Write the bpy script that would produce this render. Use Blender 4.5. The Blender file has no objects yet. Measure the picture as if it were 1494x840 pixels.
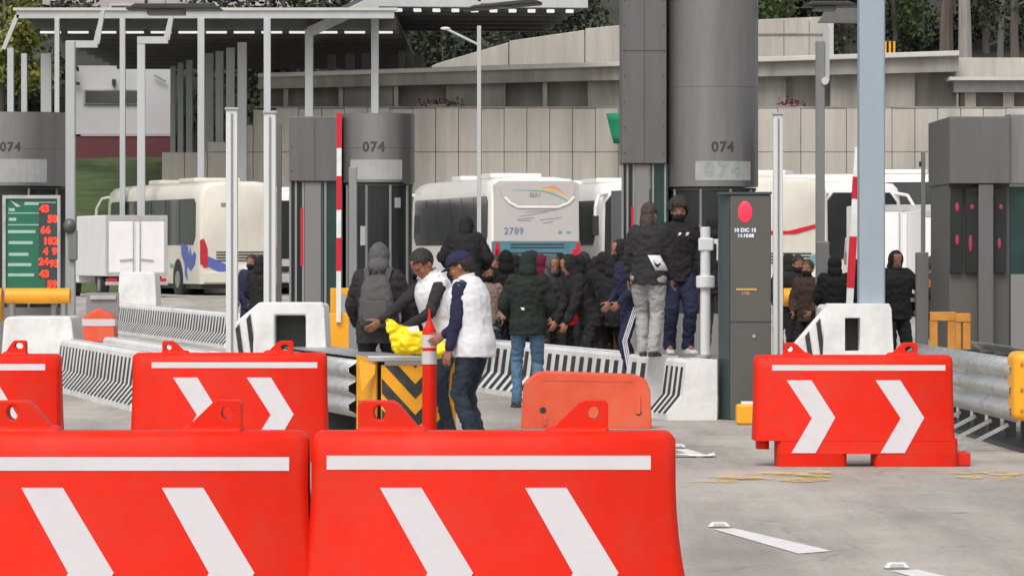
import bpy, bmesh, math, random
from math import sin, cos, pi, radians, sqrt
from mathutils import Vector, Matrix, Quaternion, noise
from mathutils.geometry import tessellate_polygon

random.seed(7)
SC = bpy.context.scene
COL = SC.collection
F = 6500.0          # focal length of the photograph in its own pixels
EYE = 1.65

# ------------------------------------------------------------------ camera, sky, sun, exposure
cam_d = bpy.data.cameras.new('camera')
cam = bpy.data.objects.new('camera', cam_d)
COL.objects.link(cam)
cam.location = (0, 0, EYE)
cam.rotation_euler = (pi / 2, 0, 0)
cam_d.sensor_width = 36.0
cam_d.lens = F / 1494.0 * 36.0
cam_d.shift_y = -50.0 / 1494.0
cam_d.clip_start = 0.5
cam_d.clip_end = 2000
SC.camera = cam

SUN_EL, SUN_AZ = radians(52), radians(200)     # soft light from behind the camera
world = bpy.data.worlds.new('World')
SC.world = world
world.use_nodes = True
wn, wl = world.node_tree.nodes, world.node_tree.links
sky = wn.new('ShaderNodeTexSky')
sky.sky_type = 'NISHITA'
sky.sun_disc = False
sky.sun_elevation = SUN_EL
sky.sun_rotation = SUN_AZ
sky.dust_density = 4.0
sky.air_density = 1.0
hs = wn.new('ShaderNodeHueSaturation')
hs.inputs['Saturation'].default_value = 0.28
wl.new(sky.outputs[0], hs.inputs['Color'])
wl.new(hs.outputs[0], wn['Background'].inputs['Color'])
wn['Background'].inputs['Strength'].default_value = 0.15

sun_d = bpy.data.lights.new('sun', 'SUN')
sun_d.energy = 1.1
sun_d.angle = radians(28)
sun_d.color = (1.0, 0.965, 0.92)
sun = bpy.data.objects.new('sun', sun_d)
COL.objects.link(sun)
sv = Vector((sin(SUN_AZ) * cos(SUN_EL), cos(SUN_AZ) * cos(SUN_EL), sin(SUN_EL)))
sun.rotation_euler = sv.to_track_quat('Z', 'Y').to_euler()

SC.view_settings.view_transform = 'Standard'
SC.view_settings.look = 'None'
SC.view_settings.gamma = 1.0
SC.view_settings.use_curve_mapping = False
SC.view_settings.exposure = 0.2

# ------------------------------------------------------------------ helpers
def PX(px, s): return (px - 747.0) / s
def PZ(py, s): return EYE + (370.0 - py) / s
def DD(s): return F / s
def gz(d):
    if d < 95: return 0.0
    t = min(1.0, (d - 95) / 35.0)
    return 0.37 * t * t * (3 - 2 * t)

LANE = radians(12.2)                       # lanes run away from us towards the left
LDIR = Vector((-sin(LANE), cos(LANE), 0))  # away from the camera

def tag(o, label=None, cat=None, group=None, kind=None):
    if label: o['label'] = label
    if cat: o['category'] = cat
    if group: o['group'] = group
    if kind: o['kind'] = kind
    return o

def empty(name, loc=(0, 0, 0), rz=0.0, label=None, cat=None, group=None):
    o = bpy.data.objects.new(name, None)
    o.empty_display_size = 0.2
    COL.objects.link(o)
    o.location = loc
    o.rotation_euler = (0, 0, rz)
    return tag(o, label, cat, group)

def kids(o): return [c for c in bpy.data.objects if c.parent == o]

def copy_tree(o, parent=None):
    c = o.copy()
    COL.objects.link(c)
    if parent is not None: c.parent = parent
    for ch in kids(o): copy_tree(ch, c)
    return c

class MB:
    """collects shapes and links them as one mesh object"""
    def __init__(self): self.v, self.f, self.m = [], [], []
    def add(self, vs, fs, m=0):
        b = len(self.v)
        self.v += [Vector(v) for v in vs]
        for f in fs:
            self.f.append([b + i for i in f]); self.m.append(m)
        return self
    def box(self, x0, x1, y0, y1, z0, z1, m=0):
        return self.add([(x0, y0, z0), (x1, y0, z0), (x1, y1, z0), (x0, y1, z0), (x0, y0, z1), (x1, y0, z1), (x1, y1, z1), (x0, y1, z1)],
                        [(3, 2, 1, 0), (4, 5, 6, 7), (0, 1, 5, 4), (1, 2, 6, 5), (2, 3, 7, 6), (3, 0, 4, 7)], m)
    def loft(self, rings, m=0, close=True, caps=True):
        n = len(rings[0]); vs = [p for r in rings for p in r]; fs = []
        for i in range(len(rings) - 1):
            for j in range(n if close else n - 1):
                k = (j + 1) % n
                fs.append((i * n + j, i * n + k, (i + 1) * n + k, (i + 1) * n + j))
        if caps:
            fs.append(tuple(reversed(range(n)))); fs.append(tuple((len(rings) - 1) * n + j for j in range(n)))
        return self.add(vs, fs, m)
    def cyl(self, p0, p1, r0, r1=None, n=12, m=0, caps=True):
        p0, p1 = Vector(p0), Vector(p1)
        r1 = r0 if r1 is None else r1
        d = (p1 - p0).normalized()
        a = d.orthogonal().normalized(); b = d.cross(a)
        R = lambda p, r: [p + (a * cos(2 * pi * i / n) + b * sin(2 * pi * i / n)) * r for i in range(n)]
        return self.loft([R(p0, r0), R(p1, r1)], m, True, caps)
    def bar(self, p0, p1, w, h, m=0, up=(0, 0, 1)):
        p0, p1 = Vector(p0), Vector(p1)
        d = (p1 - p0).normalized(); u = Vector(up)
        s = d.cross(u)
        if s.length < 1e-4: s = d.cross(Vector((0, 1, 0)))
        s.normalize(); t = s.cross(d)
        R = lambda p: [p - s * w / 2 - t * h / 2, p + s * w / 2 - t * h / 2, p + s * w / 2 + t * h / 2, p - s * w / 2 + t * h / 2]
        return self.loft([R(p0), R(p1)], m)
    def ell(self, c, r, n=12, k=8, m=0, rot=None):
        c = Vector(c); rings = []
        for i in range(k + 1):
            t = pi * i / k; t = min(max(t, 0.06), pi - 0.06)
            ring = []
            for j in range(n):
                q = Vector((r[0] * sin(t) * cos(2 * pi * j / n), r[1] * sin(t) * sin(2 * pi * j / n), -r[2] * cos(t)))
                if rot is not None: q = rot @ q
                ring.append(c + q)
            rings.append(ring)
        return self.loft(rings, m)
    def cap(self, p0, p1, r0, r1, n=12, m=0):
        self.cyl(p0, p1, r0, r1, n, m)
        self.ell(p0, (r0, r0, r0), n, 8, m); self.ell(p1, (r1, r1, r1), n, 8, m)
        return self
    def prism(self, outer, fn0, fn1, hole=None, m=0):
        """polygon (list of 2d points) turned into a plate between fn0(p) and fn1(p)"""
        if hole:
            return self._ringplate(outer, hole, fn0, fn1, m)
        loops = [outer]
        flat = [p for l in loops for p in l]
        tris = tessellate_polygon([[Vector((p[0], p[1], 0)) for p in l] for l in loops])
        n = len(flat)
        vs = [fn0(p) for p in flat] + [fn1(p) for p in flat]
        fs = []
        area = sum(outer[i][0] * outer[(i + 1) % len(outer)][1] - outer[(i + 1) % len(outer)][0] * outer[i][1] for i in range(len(outer)))
        for t in tris:
            fs.append(tuple(t)); fs.append(tuple(n + i for i in reversed(t)))
        b = 0
        for l in loops:
            for i in range(len(l)):
                j = (i + 1) % len(l)
                fs.append((b + i, b + j, n + b + j, n + b + i))
            b += len(l)
        return self.add(vs, fs, m)
    def _ringplate(self, outer, hole, fn0, fn1, m):
        cx = sum(p[0] for p in hole) / len(hole); cz = sum(p[1] for p in hole) / len(hole)
        def hit(poly, a):
            dx, dz = cos(a), sin(a); best = 0
            for i in range(len(poly)):
                x1, z1 = poly[i][0] - cx, poly[i][1] - cz; x2, z2 = poly[(i + 1) % len(poly)][0] - cx, poly[(i + 1) % len(poly)][1] - cz
                ex, ez = x2 - x1, z2 - z1; den = dx * ez - dz * ex
                if abs(den) < 1e-12: continue
                t = (x1 * ez - z1 * ex) / den; u = (x1 * dz - z1 * dx) / den
                if t > 0 and -1e-6 <= u <= 1 + 1e-6: best = max(best, t)
            return (cx + dx * best, cz + dz * best)
        angs = sorted(set(round(math.atan2(p[1] - cz, p[0] - cx), 5) for p in list(outer) + list(hole)))
        O = [hit(outer, a) for a in angs]; I = [hit(hole, a) for a in angs]; n = len(angs)
        vs = [fn0(p) for p in O] + [fn0(p) for p in I] + [fn1(p) for p in O] + [fn1(p) for p in I]
        fs = []
        for i in range(n):
            j = (i + 1) % n
            fs += [(i, j, n + j, n + i), (2 * n + j, 2 * n + i, 3 * n + i, 3 * n + j), (i, 2 * n + i, 2 * n + j, j), (n + j, 3 * n + j, 3 * n + i, n + i)]
        return self.add(vs, fs, m)
    def plate(self, outer, y0, y1, hole=None, m=0):   # outline in x,z
        return self.prism(outer, lambda p: (p[0], y0, p[1]), lambda p: (p[0], y1, p[1]), hole, m)
    def splate(self, outer, x0, x1, hole=None, m=0):  # outline in y,z
        return self.prism(outer, lambda p: (x0, p[0], p[1]), lambda p: (x1, p[0], p[1]), hole, m)
    def mesh(self, name):
        me = bpy.data.meshes.new(name)
        me.from_pydata([tuple(v) for v in self.v], [], self.f)
        me.polygons.foreach_set('material_index', self.m)
        bm = bmesh.new(); bm.from_mesh(me)
        bmesh.ops.recalc_face_normals(bm, faces=bm.faces)
        bm.to_mesh(me); bm.free()
        return me
    def build(self, name, mats, parent=None, loc=None, rz=None, bevel=0.0, seg=2, smooth=True, angle=35):
        me = self.mesh(name)
        return link(name, me, mats, parent, loc, rz, bevel, seg, smooth, angle)

def link(name, me, mats, parent=None, loc=None, rz=None, bevel=0.0, seg=2, smooth=True, angle=35):
    for mm in (mats if isinstance(mats, (list, tuple)) else [mats]): me.materials.append(mm)
    if smooth:
        me.polygons.foreach_set('use_smooth', [True] * len(me.polygons))
        if angle: me.set_sharp_from_angle(angle=radians(angle))
    o = bpy.data.objects.new(name, me)
    COL.objects.link(o)
    if parent is not None: o.parent = parent
    if loc is not None: o.location = loc
    if rz is not None: o.rotation_euler = (0, 0, rz)
    if bevel:
        b = o.modifiers.new('bevel', 'BEVEL'); b.width = bevel; b.segments = seg
        b.limit_method = 'ANGLE'; b.angle_limit = radians(38); b.harden_normals = True
    return o

def text_pts(s, size, depth=0.004, bold=0.0, space=1.0):
    """mesh of a word, centred, in x (right) and z (up); front faces -y"""
    cu = bpy.data.curves.new('lettering', 'FONT')
    cu.body = s; cu.size = size; cu.align_x = 'CENTER'; cu.align_y = 'CENTER'
    cu.extrude = depth / 2; cu.offset = bold; cu.space_character = space
    cu.resolution_u = 3
    o = bpy.data.objects.new('lettering', cu)
    COL.objects.link(o)
    dg = bpy.context.evaluated_depsgraph_get()
    me = bpy.data.meshes.new_from_object(o.evaluated_get(dg))
    bpy.data.objects.remove(o)
    for v in me.vertices:
        x, y, z = v.co
        v.co = (x, -z, y)
    return me

def text(name, s, size, mt, parent, fn, depth=0.004, bold=0.0, space=1.0):
    me = text_pts(s, size, depth, bold, space)
    for v in me.vertices: v.co = fn(Vector(v.co))
    return link(name, me, mt, parent, smooth=False)

def remesh(b, voxel, smooth=4, wr=0.0, wscale=9.0, sd=0.0):
    me = b.mesh('shape')
    o = bpy.data.objects.new('shape', me)
    COL.objects.link(o)
    r = o.modifiers.new('r', 'REMESH'); r.mode = 'VOXEL'; r.voxel_size = voxel
    if smooth:
        s = o.modifiers.new('s', 'SMOOTH'); s.factor = 0.5; s.iterations = smooth
    dg = bpy.context.evaluated_depsgraph_get()
    m2 = bpy.data.meshes.new_from_object(o.evaluated_get(dg))
    bpy.data.objects.remove(o); bpy.data.meshes.remove(me)
    if wr:
        off = Vector((sd * 3.1, sd * 1.7, sd))
        ns = [v.normal.copy() for v in m2.vertices]
        for v, nn in zip(m2.vertices, ns):
            c = v.co
            p = Vector((c.x * wscale, c.y * wscale, c.z * wscale * 1.5)) + off
            d = noise.noise(p) + 0.5 * noise.noise(p * 2.1)
            d = -abs(d) * 1.6 + 0.35
            v.co = c + nn * (wr * d)
    return m2

# ------------------------------------------------------------------ materials
MATS = {}
def mat(name, col, rough=0.6, metal=0.0, var=0.12, scale=3.0, bump=0.0, bscale=40.0, streak=False, emit=None, estr=0.0, spec=0.5, dirt=None, dirt_amt=0.0, dscale=1.2, coat=0.0):
    m = bpy.data.materials.new(name); m.use_nodes = True
    nt = m.node_tree; N, L = nt.nodes, nt.links
    p = N['Principled BSDF']
    p.inputs['Roughness'].default_value = rough
    p.inputs['Metallic'].default_value = metal
    p.inputs['Specular IOR Level'].default_value = spec
    if coat: p.inputs['Coat Weight'].default_value = coat
    tc = N.new('ShaderNodeTexCoord')
    mp = N.new('ShaderNodeMapping')
    L.new(tc.outputs['Object'], mp.inputs['Vector'])
    if streak: mp.inputs['Scale'].default_value = (1.0, 1.0, 0.12)
    nz = N.new('ShaderNodeTexNoise'); nz.inputs['Scale'].default_value = scale; nz.inputs['Detail'].default_value = 6
    nz.inputs['Roughness'].default_value = 0.6
    L.new(mp.outputs[0], nz.inputs['Vector'])
    rp = N.new('ShaderNodeValToRGB')
    lo = [c * (1 - var) for c in col]; hi = [min(1, c * (1 + var)) for c in col]
    rp.color_ramp.elements[0].position = 0.3; rp.color_ramp.elements[1].position = 0.7
    rp.color_ramp.elements[0].color = (*lo, 1); rp.color_ramp.elements[1].color = (*hi, 1)
    L.new(nz.outputs['Fac'], rp.inputs['Fac'])
    out = rp.outputs['Color']
    if dirt:
        n2 = N.new('ShaderNodeTexNoise'); n2.inputs['Scale'].default_value = dscale; n2.inputs['Detail'].default_value = 8
        n2.inputs['Roughness'].default_value = 0.7
        L.new(mp.outputs[0], n2.inputs['Vector'])
        r2 = N.new('ShaderNodeMapRange')
        r2.inputs['From Min'].default_value = 0.45; r2.inputs['From Max'].default_value = 0.75
        r2.inputs['To Max'].default_value = dirt_amt
        L.new(n2.outputs['Fac'], r2.inputs['Value'])
        mx = N.new('ShaderNodeMix'); mx.data_type = 'RGBA'
        L.new(r2.outputs[0], mx.inputs['Factor'])
        L.new(out, mx.inputs['A']); mx.inputs['B'].default_value = (*dirt, 1)
        out = mx.outputs['Result']
    L.new(out, p.inputs['Base Color'])
    if bump:
        nb = N.new('ShaderNodeTexNoise'); nb.inputs['Scale'].default_value = bscale; nb.inputs['Detail'].default_value = 4
        L.new(tc.outputs['Object'], nb.inputs['Vector'])
        bp = N.new('ShaderNodeBump'); bp.inputs['Strength'].default_value = bump; bp.inputs['Distance'].default_value = 0.02
        L.new(nb.outputs['Fac'], bp.inputs['Height']); L.new(bp.outputs[0], p.inputs['Normal'])
    if emit:
        p.inputs['Emission Color'].default_value = (*emit, 1); p.inputs['Emission Strength'].default_value = estr
    MATS[name] = m
    return m

M = MATS
mat('orange_plastic', (0.70, 0.015, 0.002), 0.52, var=0.06, scale=2.2, spec=0.2, dirt=(0.52, 0.045, 0.026), dirt_amt=0.7, dscale=3.2, bump=0.06, bscale=6)
mat('faded_orange', (0.72, 0.09, 0.035), 0.55, var=0.12, scale=3, dirt=(0.5, 0.16, 0.09), dirt_amt=0.6, dscale=3, bump=0.1, bscale=8)
mat('tape', (0.61, 0.575, 0.60), 0.38, var=0.07, scale=5, dirt=(0.42, 0.39, 0.385), dirt_amt=0.55, dscale=5)
mat('white_paint', (0.76, 0.755, 0.74), 0.55, var=0.05, scale=4, dirt=(0.34, 0.32, 0.29), dirt_amt=0.5, dscale=2.5)
mat('black_paint', (0.022, 0.023, 0.023), 0.6, var=0.25, scale=8, dirt=(0.22, 0.21, 0.20), dirt_amt=0.25, dscale=6)
mat('grey_groove', (0.28, 0.28, 0.28), 0.8)
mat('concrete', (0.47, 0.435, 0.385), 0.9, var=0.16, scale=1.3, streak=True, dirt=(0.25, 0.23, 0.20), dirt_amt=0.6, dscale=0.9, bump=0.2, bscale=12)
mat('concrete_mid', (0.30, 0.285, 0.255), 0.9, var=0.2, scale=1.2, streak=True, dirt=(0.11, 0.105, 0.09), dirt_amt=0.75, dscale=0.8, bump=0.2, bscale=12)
mat('coping', (0.52, 0.505, 0.47), 0.8, var=0.1, scale=1.0)
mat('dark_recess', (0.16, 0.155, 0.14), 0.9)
mat('steel_light', (0.46, 0.475, 0.48), 0.5, metal=0.25, var=0.08, scale=2, streak=True)
mat('steel_blue', (0.33, 0.39, 0.44), 0.5, metal=0.2, var=0.07, scale=2, streak=True, dirt=(0.25, 0.27, 0.29), dirt_amt=0.4)
mat('steel_mid', (0.27, 0.27, 0.27), 0.5, metal=0.4, var=0.1, scale=3, streak=True)
mat('galv', (0.50, 0.51, 0.50), 0.42, metal=0.65, var=0.14, scale=5, dirt=(0.24, 0.235, 0.22), dirt_amt=0.5, dscale=3)
mat('white_steel', (0.66, 0.67, 0.66), 0.45, var=0.05, scale=2, streak=True, dirt=(0.36, 0.36, 0.35), dirt_amt=0.4)
mat('drum_metal', (0.27, 0.26, 0.258), 0.36, metal=0.75, var=0.09, scale=2.2, streak=True, dirt=(0.15, 0.145, 0.14), dirt_amt=0.55, dscale=3.0)
mat('slab_metal', (0.14, 0.135, 0.134), 0.46, metal=0.3, var=0.09, scale=2.4, streak=True, dirt=(0.085, 0.08, 0.078), dirt_amt=0.55, dscale=3.0)
mat('booth_grey', (0.21, 0.205, 0.20), 0.5, metal=0.2, var=0.08, scale=2, streak=True)
mat('glass_dark', (0.022, 0.026, 0.026), 0.1, var=0.3, scale=1.5, spec=0.6)
mat('glass_green', (0.018, 0.045, 0.042), 0.12, var=0.3, scale=1.5, spec=0.6)
mat('bus_glass', (0.05, 0.055, 0.055), 0.14, var=0.35, scale=0.8, spec=0.6)
mat('number_ink', (0.04, 0.045, 0.045), 0.6)
mat('pale_sticker', (0.34, 0.345, 0.335), 0.5, var=0.08, scale=6)
mat('ghost_ink', (0.26, 0.31, 0.285), 0.6)
mat('kiosk_front', (0.095, 0.092, 0.083), 0.45, var=0.05, scale=2)
mat('kiosk_side', (0.05, 0.072, 0.074), 0.4, var=0.05, scale=2)
mat('red_lamp', (0.8, 0.02, 0.05), 0.35, emit=(1.0, 0.03, 0.06), estr=0.75)
mat('led_white', (0.6, 0.65, 0.75), 0.5, emit=(0.75, 0.82, 1.0), estr=0.45)
mat('led_red', (0.9, 0.05, 0.02), 0.5, emit=(1.0, 0.03, 0.015), estr=1.0)
mat('led_board', (0.035, 0.06, 0.055), 0.5)
mat('amber_print', (0.62, 0.33, 0.10), 0.5)
mat('sign_green', (0.015, 0.15, 0.085), 0.45, var=0.07, scale=3)
mat('sign_text', (0.36, 0.55, 0.47), 0.5)
mat('yellow_paint', (0.86, 0.38, 0.012), 0.45, var=0.08, scale=4, dirt=(0.42, 0.2, 0.03), dirt_amt=0.25, dscale=5)
mat('rust_yellow', (0.50, 0.21, 0.03), 0.6, var=0.25, scale=5)
mat('bag_yellow', (0.95, 0.70, 0.0), 0.5, var=0.08, scale=6)
mat('red_band', (0.55, 0.008, 0.025), 0.45)
mat('bus_white', (0.80, 0.78, 0.74), 0.3, var=0.03, coat=0.3, dirt=(0.55, 0.52, 0.47), dirt_amt=0.25, dscale=1.0)
mat('bus_cream', (0.70, 0.665, 0.57), 0.32, var=0.03, coat=0.3, dirt=(0.48, 0.45, 0.37), dirt_amt=0.3, dscale=1.0)
mat('bus_rear_panel', (0.47, 0.445, 0.44), 0.35, var=0.04, scale=1.5)
mat('bus_teal', (0.07, 0.19, 0.23), 0.4, var=0.2, scale=2)
mat('teal_soft', (0.16, 0.33, 0.34), 0.4)
mat('swoosh_yellow', (0.72, 0.52, 0.10), 0.4)
mat('swoosh_orange', (0.72, 0.28, 0.12), 0.4)
mat('blue_graphic', (0.10, 0.14, 0.42), 0.4, var=0.12)
mat('ink_blue', (0.14, 0.21, 0.29), 0.5)
mat('ink_grey', (0.26, 0.24, 0.25), 0.5)
mat('tail_red', (0.55, 0.01, 0.03), 0.25, coat=0.5)
mat('rubber', (0.025, 0.025, 0.026), 0.8)
mat('chrome_rim', (0.5, 0.5, 0.5), 0.35, metal=0.8)
mat('black_trim', (0.03, 0.031, 0.032), 0.5)
mat('truck_white', (0.82, 0.81, 0.81), 0.4, var=0.03, dirt=(0.6, 0.57, 0.55), dirt_amt=0.3)
mat('truck_frame', (0.42, 0.40, 0.40), 0.5)
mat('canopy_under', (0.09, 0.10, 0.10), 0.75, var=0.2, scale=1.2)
mat('lamp_tube', (0.9, 0.9, 0.88), 0.5, emit=(1, 0.98, 0.94), estr=0.6)
mat('bldg_white', (0.50, 0.485, 0.50), 0.8, var=0.05, scale=0.6)
mat('bldg_maroon', (0.13, 0.035, 0.045), 0.8, var=0.12, scale=0.8)
mat('bldg_orange', (0.82, 0.48, 0.22), 0.85, var=0.05, scale=0.5)
mat('bldg_pink', (0.42, 0.37, 0.36), 0.85, var=0.1, scale=0.5)
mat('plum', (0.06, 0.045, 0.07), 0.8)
mat('grass', (0.07, 0.105, 0.03), 0.95, var=0.45, scale=0.7, dirt=(0.03, 0.045, 0.02), dirt_amt=0.8, dscale=0.3, bump=0.6, bscale=9)
mat('forest_floor', (0.028, 0.032, 0.02), 0.95, var=0.5, scale=0.5, bump=0.6, bscale=3)
mat('bark', (0.12, 0.10, 0.085), 0.9, var=0.3, scale=3, streak=True)
mat('bark_pale', (0.27, 0.25, 0.235), 0.9, var=0.25, scale=3, streak=True)
mat('leaf_dark', (0.02, 0.03, 0.013), 0.7, var=0.5, scale=1.2)
mat('leaf_mid', (0.06, 0.095, 0.025), 0.7, var=0.5, scale=1.2)
mat('leaf_yellow', (0.19, 0.20, 0.035), 0.7, var=0.4, scale=1.2)
mat('green_cloth', (0.01, 0.22, 0.11), 0.8, var=0.15)
mat('paper', (0.78, 0.77, 0.73), 0.8)
mat('marking_white', (0.72, 0.70, 0.68), 0.7, var=0.06, scale=6, dirt=(0.42, 0.40, 0.37), dirt_amt=0.6, dscale=9)
# skin and clothes
mat('skin', (0.30, 0.13, 0.08), 0.55, var=0.08, scale=9)
mat('lips', (0.24, 0.075, 0.06), 0.5)
mat('eye', (0.02, 0.015, 0.012), 0.2)
mat('hair_dark', (0.022, 0.017, 0.014), 0.6, var=0.4, scale=30, bump=0.5, bscale=120)
mat('hair_brown', (0.055, 0.035, 0.025), 0.65, var=0.4, scale=30, bump=0.5, bscale=120)
def cloth(name, col, **k): return mat(name, col, 0.9, var=k.pop('var', 0.14), scale=k.pop('scale', 7), bump=0.25, bscale=180, spec=0.2, **k)
cloth('black_cloth', (0.022, 0.021, 0.022))
cloth('soft_black', (0.034, 0.032, 0.034))
cloth('navy_cloth', (0.026, 0.028, 0.062))
cloth('dark_green_cloth', (0.022, 0.028, 0.024))
cloth('grey_cloth', (0.105, 0.10, 0.105))
cloth('pack_grey', (0.09, 0.085, 0.085))
cloth('light_grey_cloth', (0.34, 0.335, 0.325), var=0.1)
cloth('white_cloth', (0.72, 0.715, 0.74), var=0.03)
cloth('denim', (0.085, 0.155, 0.23), var=0.3, scale=5)
cloth('dark_denim', (0.028, 0.039, 0.052), var=0.25)
cloth('maroon_cloth', (0.13, 0.012, 0.035))
cloth('red_cloth', (0.42, 0.012, 0.02))
cloth('brown_cloth', (0.055, 0.036, 0.03))
cloth('tan_cloth', (0.33, 0.24, 0.20))
mat('reflection_paint', (0.36, 0.035, 0.07), 0.3)  # plain red colour standing in for reflections on booth glass
# ------------------------------------------------------------------ ground
def road_material():
    m = bpy.data.materials.new('road'); m.use_nodes = True
    N, L = m.node_tree.nodes, m.node_tree.links
    p = N['Principled BSDF']; p.inputs['Roughness'].default_value = 0.7; p.inputs['Specular IOR Level'].default_value = 0.35
    tc = N.new('ShaderNodeTexCoord')
    mp = N.new('ShaderNodeMapping'); mp.inputs['Rotation'].default_value = (0, 0, -LANE); mp.inputs['Scale'].default_value = (1.3, 0.16, 1)
    L.new(tc.outputs['Object'], mp.inputs['Vector'])
    def noise_(vec, sc, det=8, ro=0.65):
        n = N.new('ShaderNodeTexNoise'); n.inputs['Scale'].default_value = sc; n.inputs['Detail'].default_value = det; n.inputs['Roughness'].default_value = ro
        L.new(vec, n.inputs['Vector']); return n.outputs['Fac']
    def ramp(f, a, b, ca, cb):
        r = N.new('ShaderNodeValToRGB'); r.color_ramp.elements[0].position = a; r.color_ramp.elements[1].position = b
        r.color_ramp.elements[0].color = (*ca, 1); r.color_ramp.elements[1].color = (*cb, 1)
        L.new(f, r.inputs['Fac']); return r.outputs['Color']
    base = ramp(noise_(tc.outputs['Object'], 0.5), 0.3, 0.7, (0.40, 0.37, 0.33), (0.53, 0.49, 0.44))
    streak = ramp(noise_(mp.outputs[0], 1.0), 0.36, 0.60, (0.68, 0.655, 0.64), (1, 1, 1))
    grain = ramp(noise_(tc.outputs['Object'], 26, 4), 0.3, 0.7, (0.74, 0.74, 0.74), (1.08, 1.08, 1.08))
    spots = ramp(noise_(tc.outputs['Object'], 2.3, 3), 0.66, 0.76, (1, 1, 1), (0.5, 0.47, 0.46))
    def mul(a, b):
        x = N.new('ShaderNodeMix'); x.data_type = 'RGBA'; x.blend_type = 'MULTIPLY'; x.inputs['Factor'].default_value = 1
        L.new(a, x.inputs['A']); L.new(b, x.inputs['B']); return x.outputs['Result']
    wv = N.new('ShaderNodeMix'); wv.data_type = 'RGBA'; wv.blend_type = 'ADD'; wv.inputs['Factor'].default_value = 0.9
    wn_ = N.new('ShaderNodeTexNoise'); wn_.inputs['Scale'].default_value = 1.1; wn_.inputs['Detail'].default_value = 6
    L.new(tc.outputs['Object'], wn_.inputs['Vector']); L.new(tc.outputs['Object'], wv.inputs['A']); L.new(wn_.outputs['Color'], wv.inputs['B'])
    vo = N.new('ShaderNodeTexVoronoi'); vo.feature = 'DISTANCE_TO_EDGE'; vo.inputs['Scale'].default_value = 0.34
    L.new(wv.outputs['Result'], vo.inputs['Vector'])
    crack = ramp(vo.outputs['Distance'], 0.0, 0.007, (0.78, 0.77, 0.765), (1, 1, 1))
    L.new(mul(mul(mul(mul(base, streak), grain), spots), crack), p.inputs['Base Color'])
    b = N.new('ShaderNodeBump'); b.inputs['Strength'].default_value = 0.25; b.inputs['Distance'].default_value = 0.01
    L.new(noise_(tc.outputs['Object'], 60, 3), b.inputs['Height']); L.new(b.outputs[0], p.inputs['Normal'])
    return m
ROAD = road_material()
def worn_material(name, col, thr):
    m = bpy.data.materials.new(name); m.use_nodes = True
    N, L = m.node_tree.nodes, m.node_tree.links
    p = N['Principled BSDF']; p.inputs['Base Color'].default_value = (*col, 1); p.inputs['Roughness'].default_value = 0.8
    tc = N.new('ShaderNodeTexCoord'); mp = N.new('ShaderNodeMapping'); mp.inputs['Scale'].default_value = (1.2, 1.6, 1)
    L.new(tc.outputs['Object'], mp.inputs['Vector'])
    n = N.new('ShaderNodeTexNoise'); n.inputs['Scale'].default_value = 9.0; n.inputs['Detail'].default_value = 9; n.inputs['Roughness'].default_value = 0.8
    L.new(mp.outputs[0], n.inputs['Vector'])
    r = N.new('ShaderNodeMapRange'); r.inputs['From Min'].default_value = thr; r.inputs['From Max'].default_value = thr + 0.1; r.inputs['To Max'].default_value = 0.85
    L.new(n.outputs['Fac'], r.inputs['Value'])
    L.new(r.outputs[0], p.inputs['Alpha'])
    return m
WORN_Y = worn_material('worn_yellow', (0.74, 0.52, 0.18), 0.44)

b = MB()
rows = [2, 12, 24, 40, 60, 80, 95] + [95 + 35 * i / 10 for i in range(1, 11)] + [150, 175, 260, 400, 700]
W = 300
b.loft([[(-W, d, gz(d)), (-20, d, gz(d)), (20, d, gz(d)), (W, d, gz(d))] for d in rows], close=False, caps=False)
tag(b.build('road', ROAD), kind='structure')

def ground_at(px, py):
    s = (py - 370.0) / EYE
    return Vector((PX(px, s), DD(s), 0))
def painted(name, pts, m, z=0.004):
    q = [ground_at(*p) for p in pts]
    bb = MB(); bb.add([(p.x, p.y, z) for p in q], [tuple(range(len(q)))])
    return tag(bb.build(name, m, smooth=False), kind='structure')
painted('lane_dash', [(1040, 772), (1072, 771), (1214, 804), (1165, 808)], M['marking_white'])
painted('lane_dash', [(1300, 833), (1338, 831), (1500, 868), (1448, 873)], M['marking_white'])
painted('lane_dash', [(984, 656), (1002, 655), (1041, 666), (1018, 668)], M['marking_white'])
def ragged(x0, x1, y0, y1, n, seed):
    rnd = random.Random(seed); bb = MB()
    for i in range(n):
        f = rnd.random(); a = x0 + (x1 - x0) * f; ln = (x1 - x0) * rnd.uniform(.2, .55); yy = rnd.uniform(y0, y1); hh = rnd.uniform(1.2, 3.4)
        top, bot = [], []
        for k in range(9):
            t = k / 8; x = min(x1, a - ln / 2 + ln * t); w = hh * sin(pi * t) ** .6 * rnd.uniform(.5, 1)
            p, r = ground_at(x, yy - w + t * 1.5), ground_at(x, yy + w * .7 + t * 1.5 + .05)
            top.append((p.x, p.y, .004 + .0007 * i)); bot.append((r.x, r.y, .004 + .0007 * i))
        bb.loft([top, bot], close=False, caps=False)
    return bb
tag(ragged(1035, 1212, 690, 703, 15, 3).build('worn_line', WORN_Y, smooth=False), kind='structure')
tag(ragged(1405, 1500, 688, 699, 9, 5).build('worn_line', WORN_Y, smooth=False), kind='structure')

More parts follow.
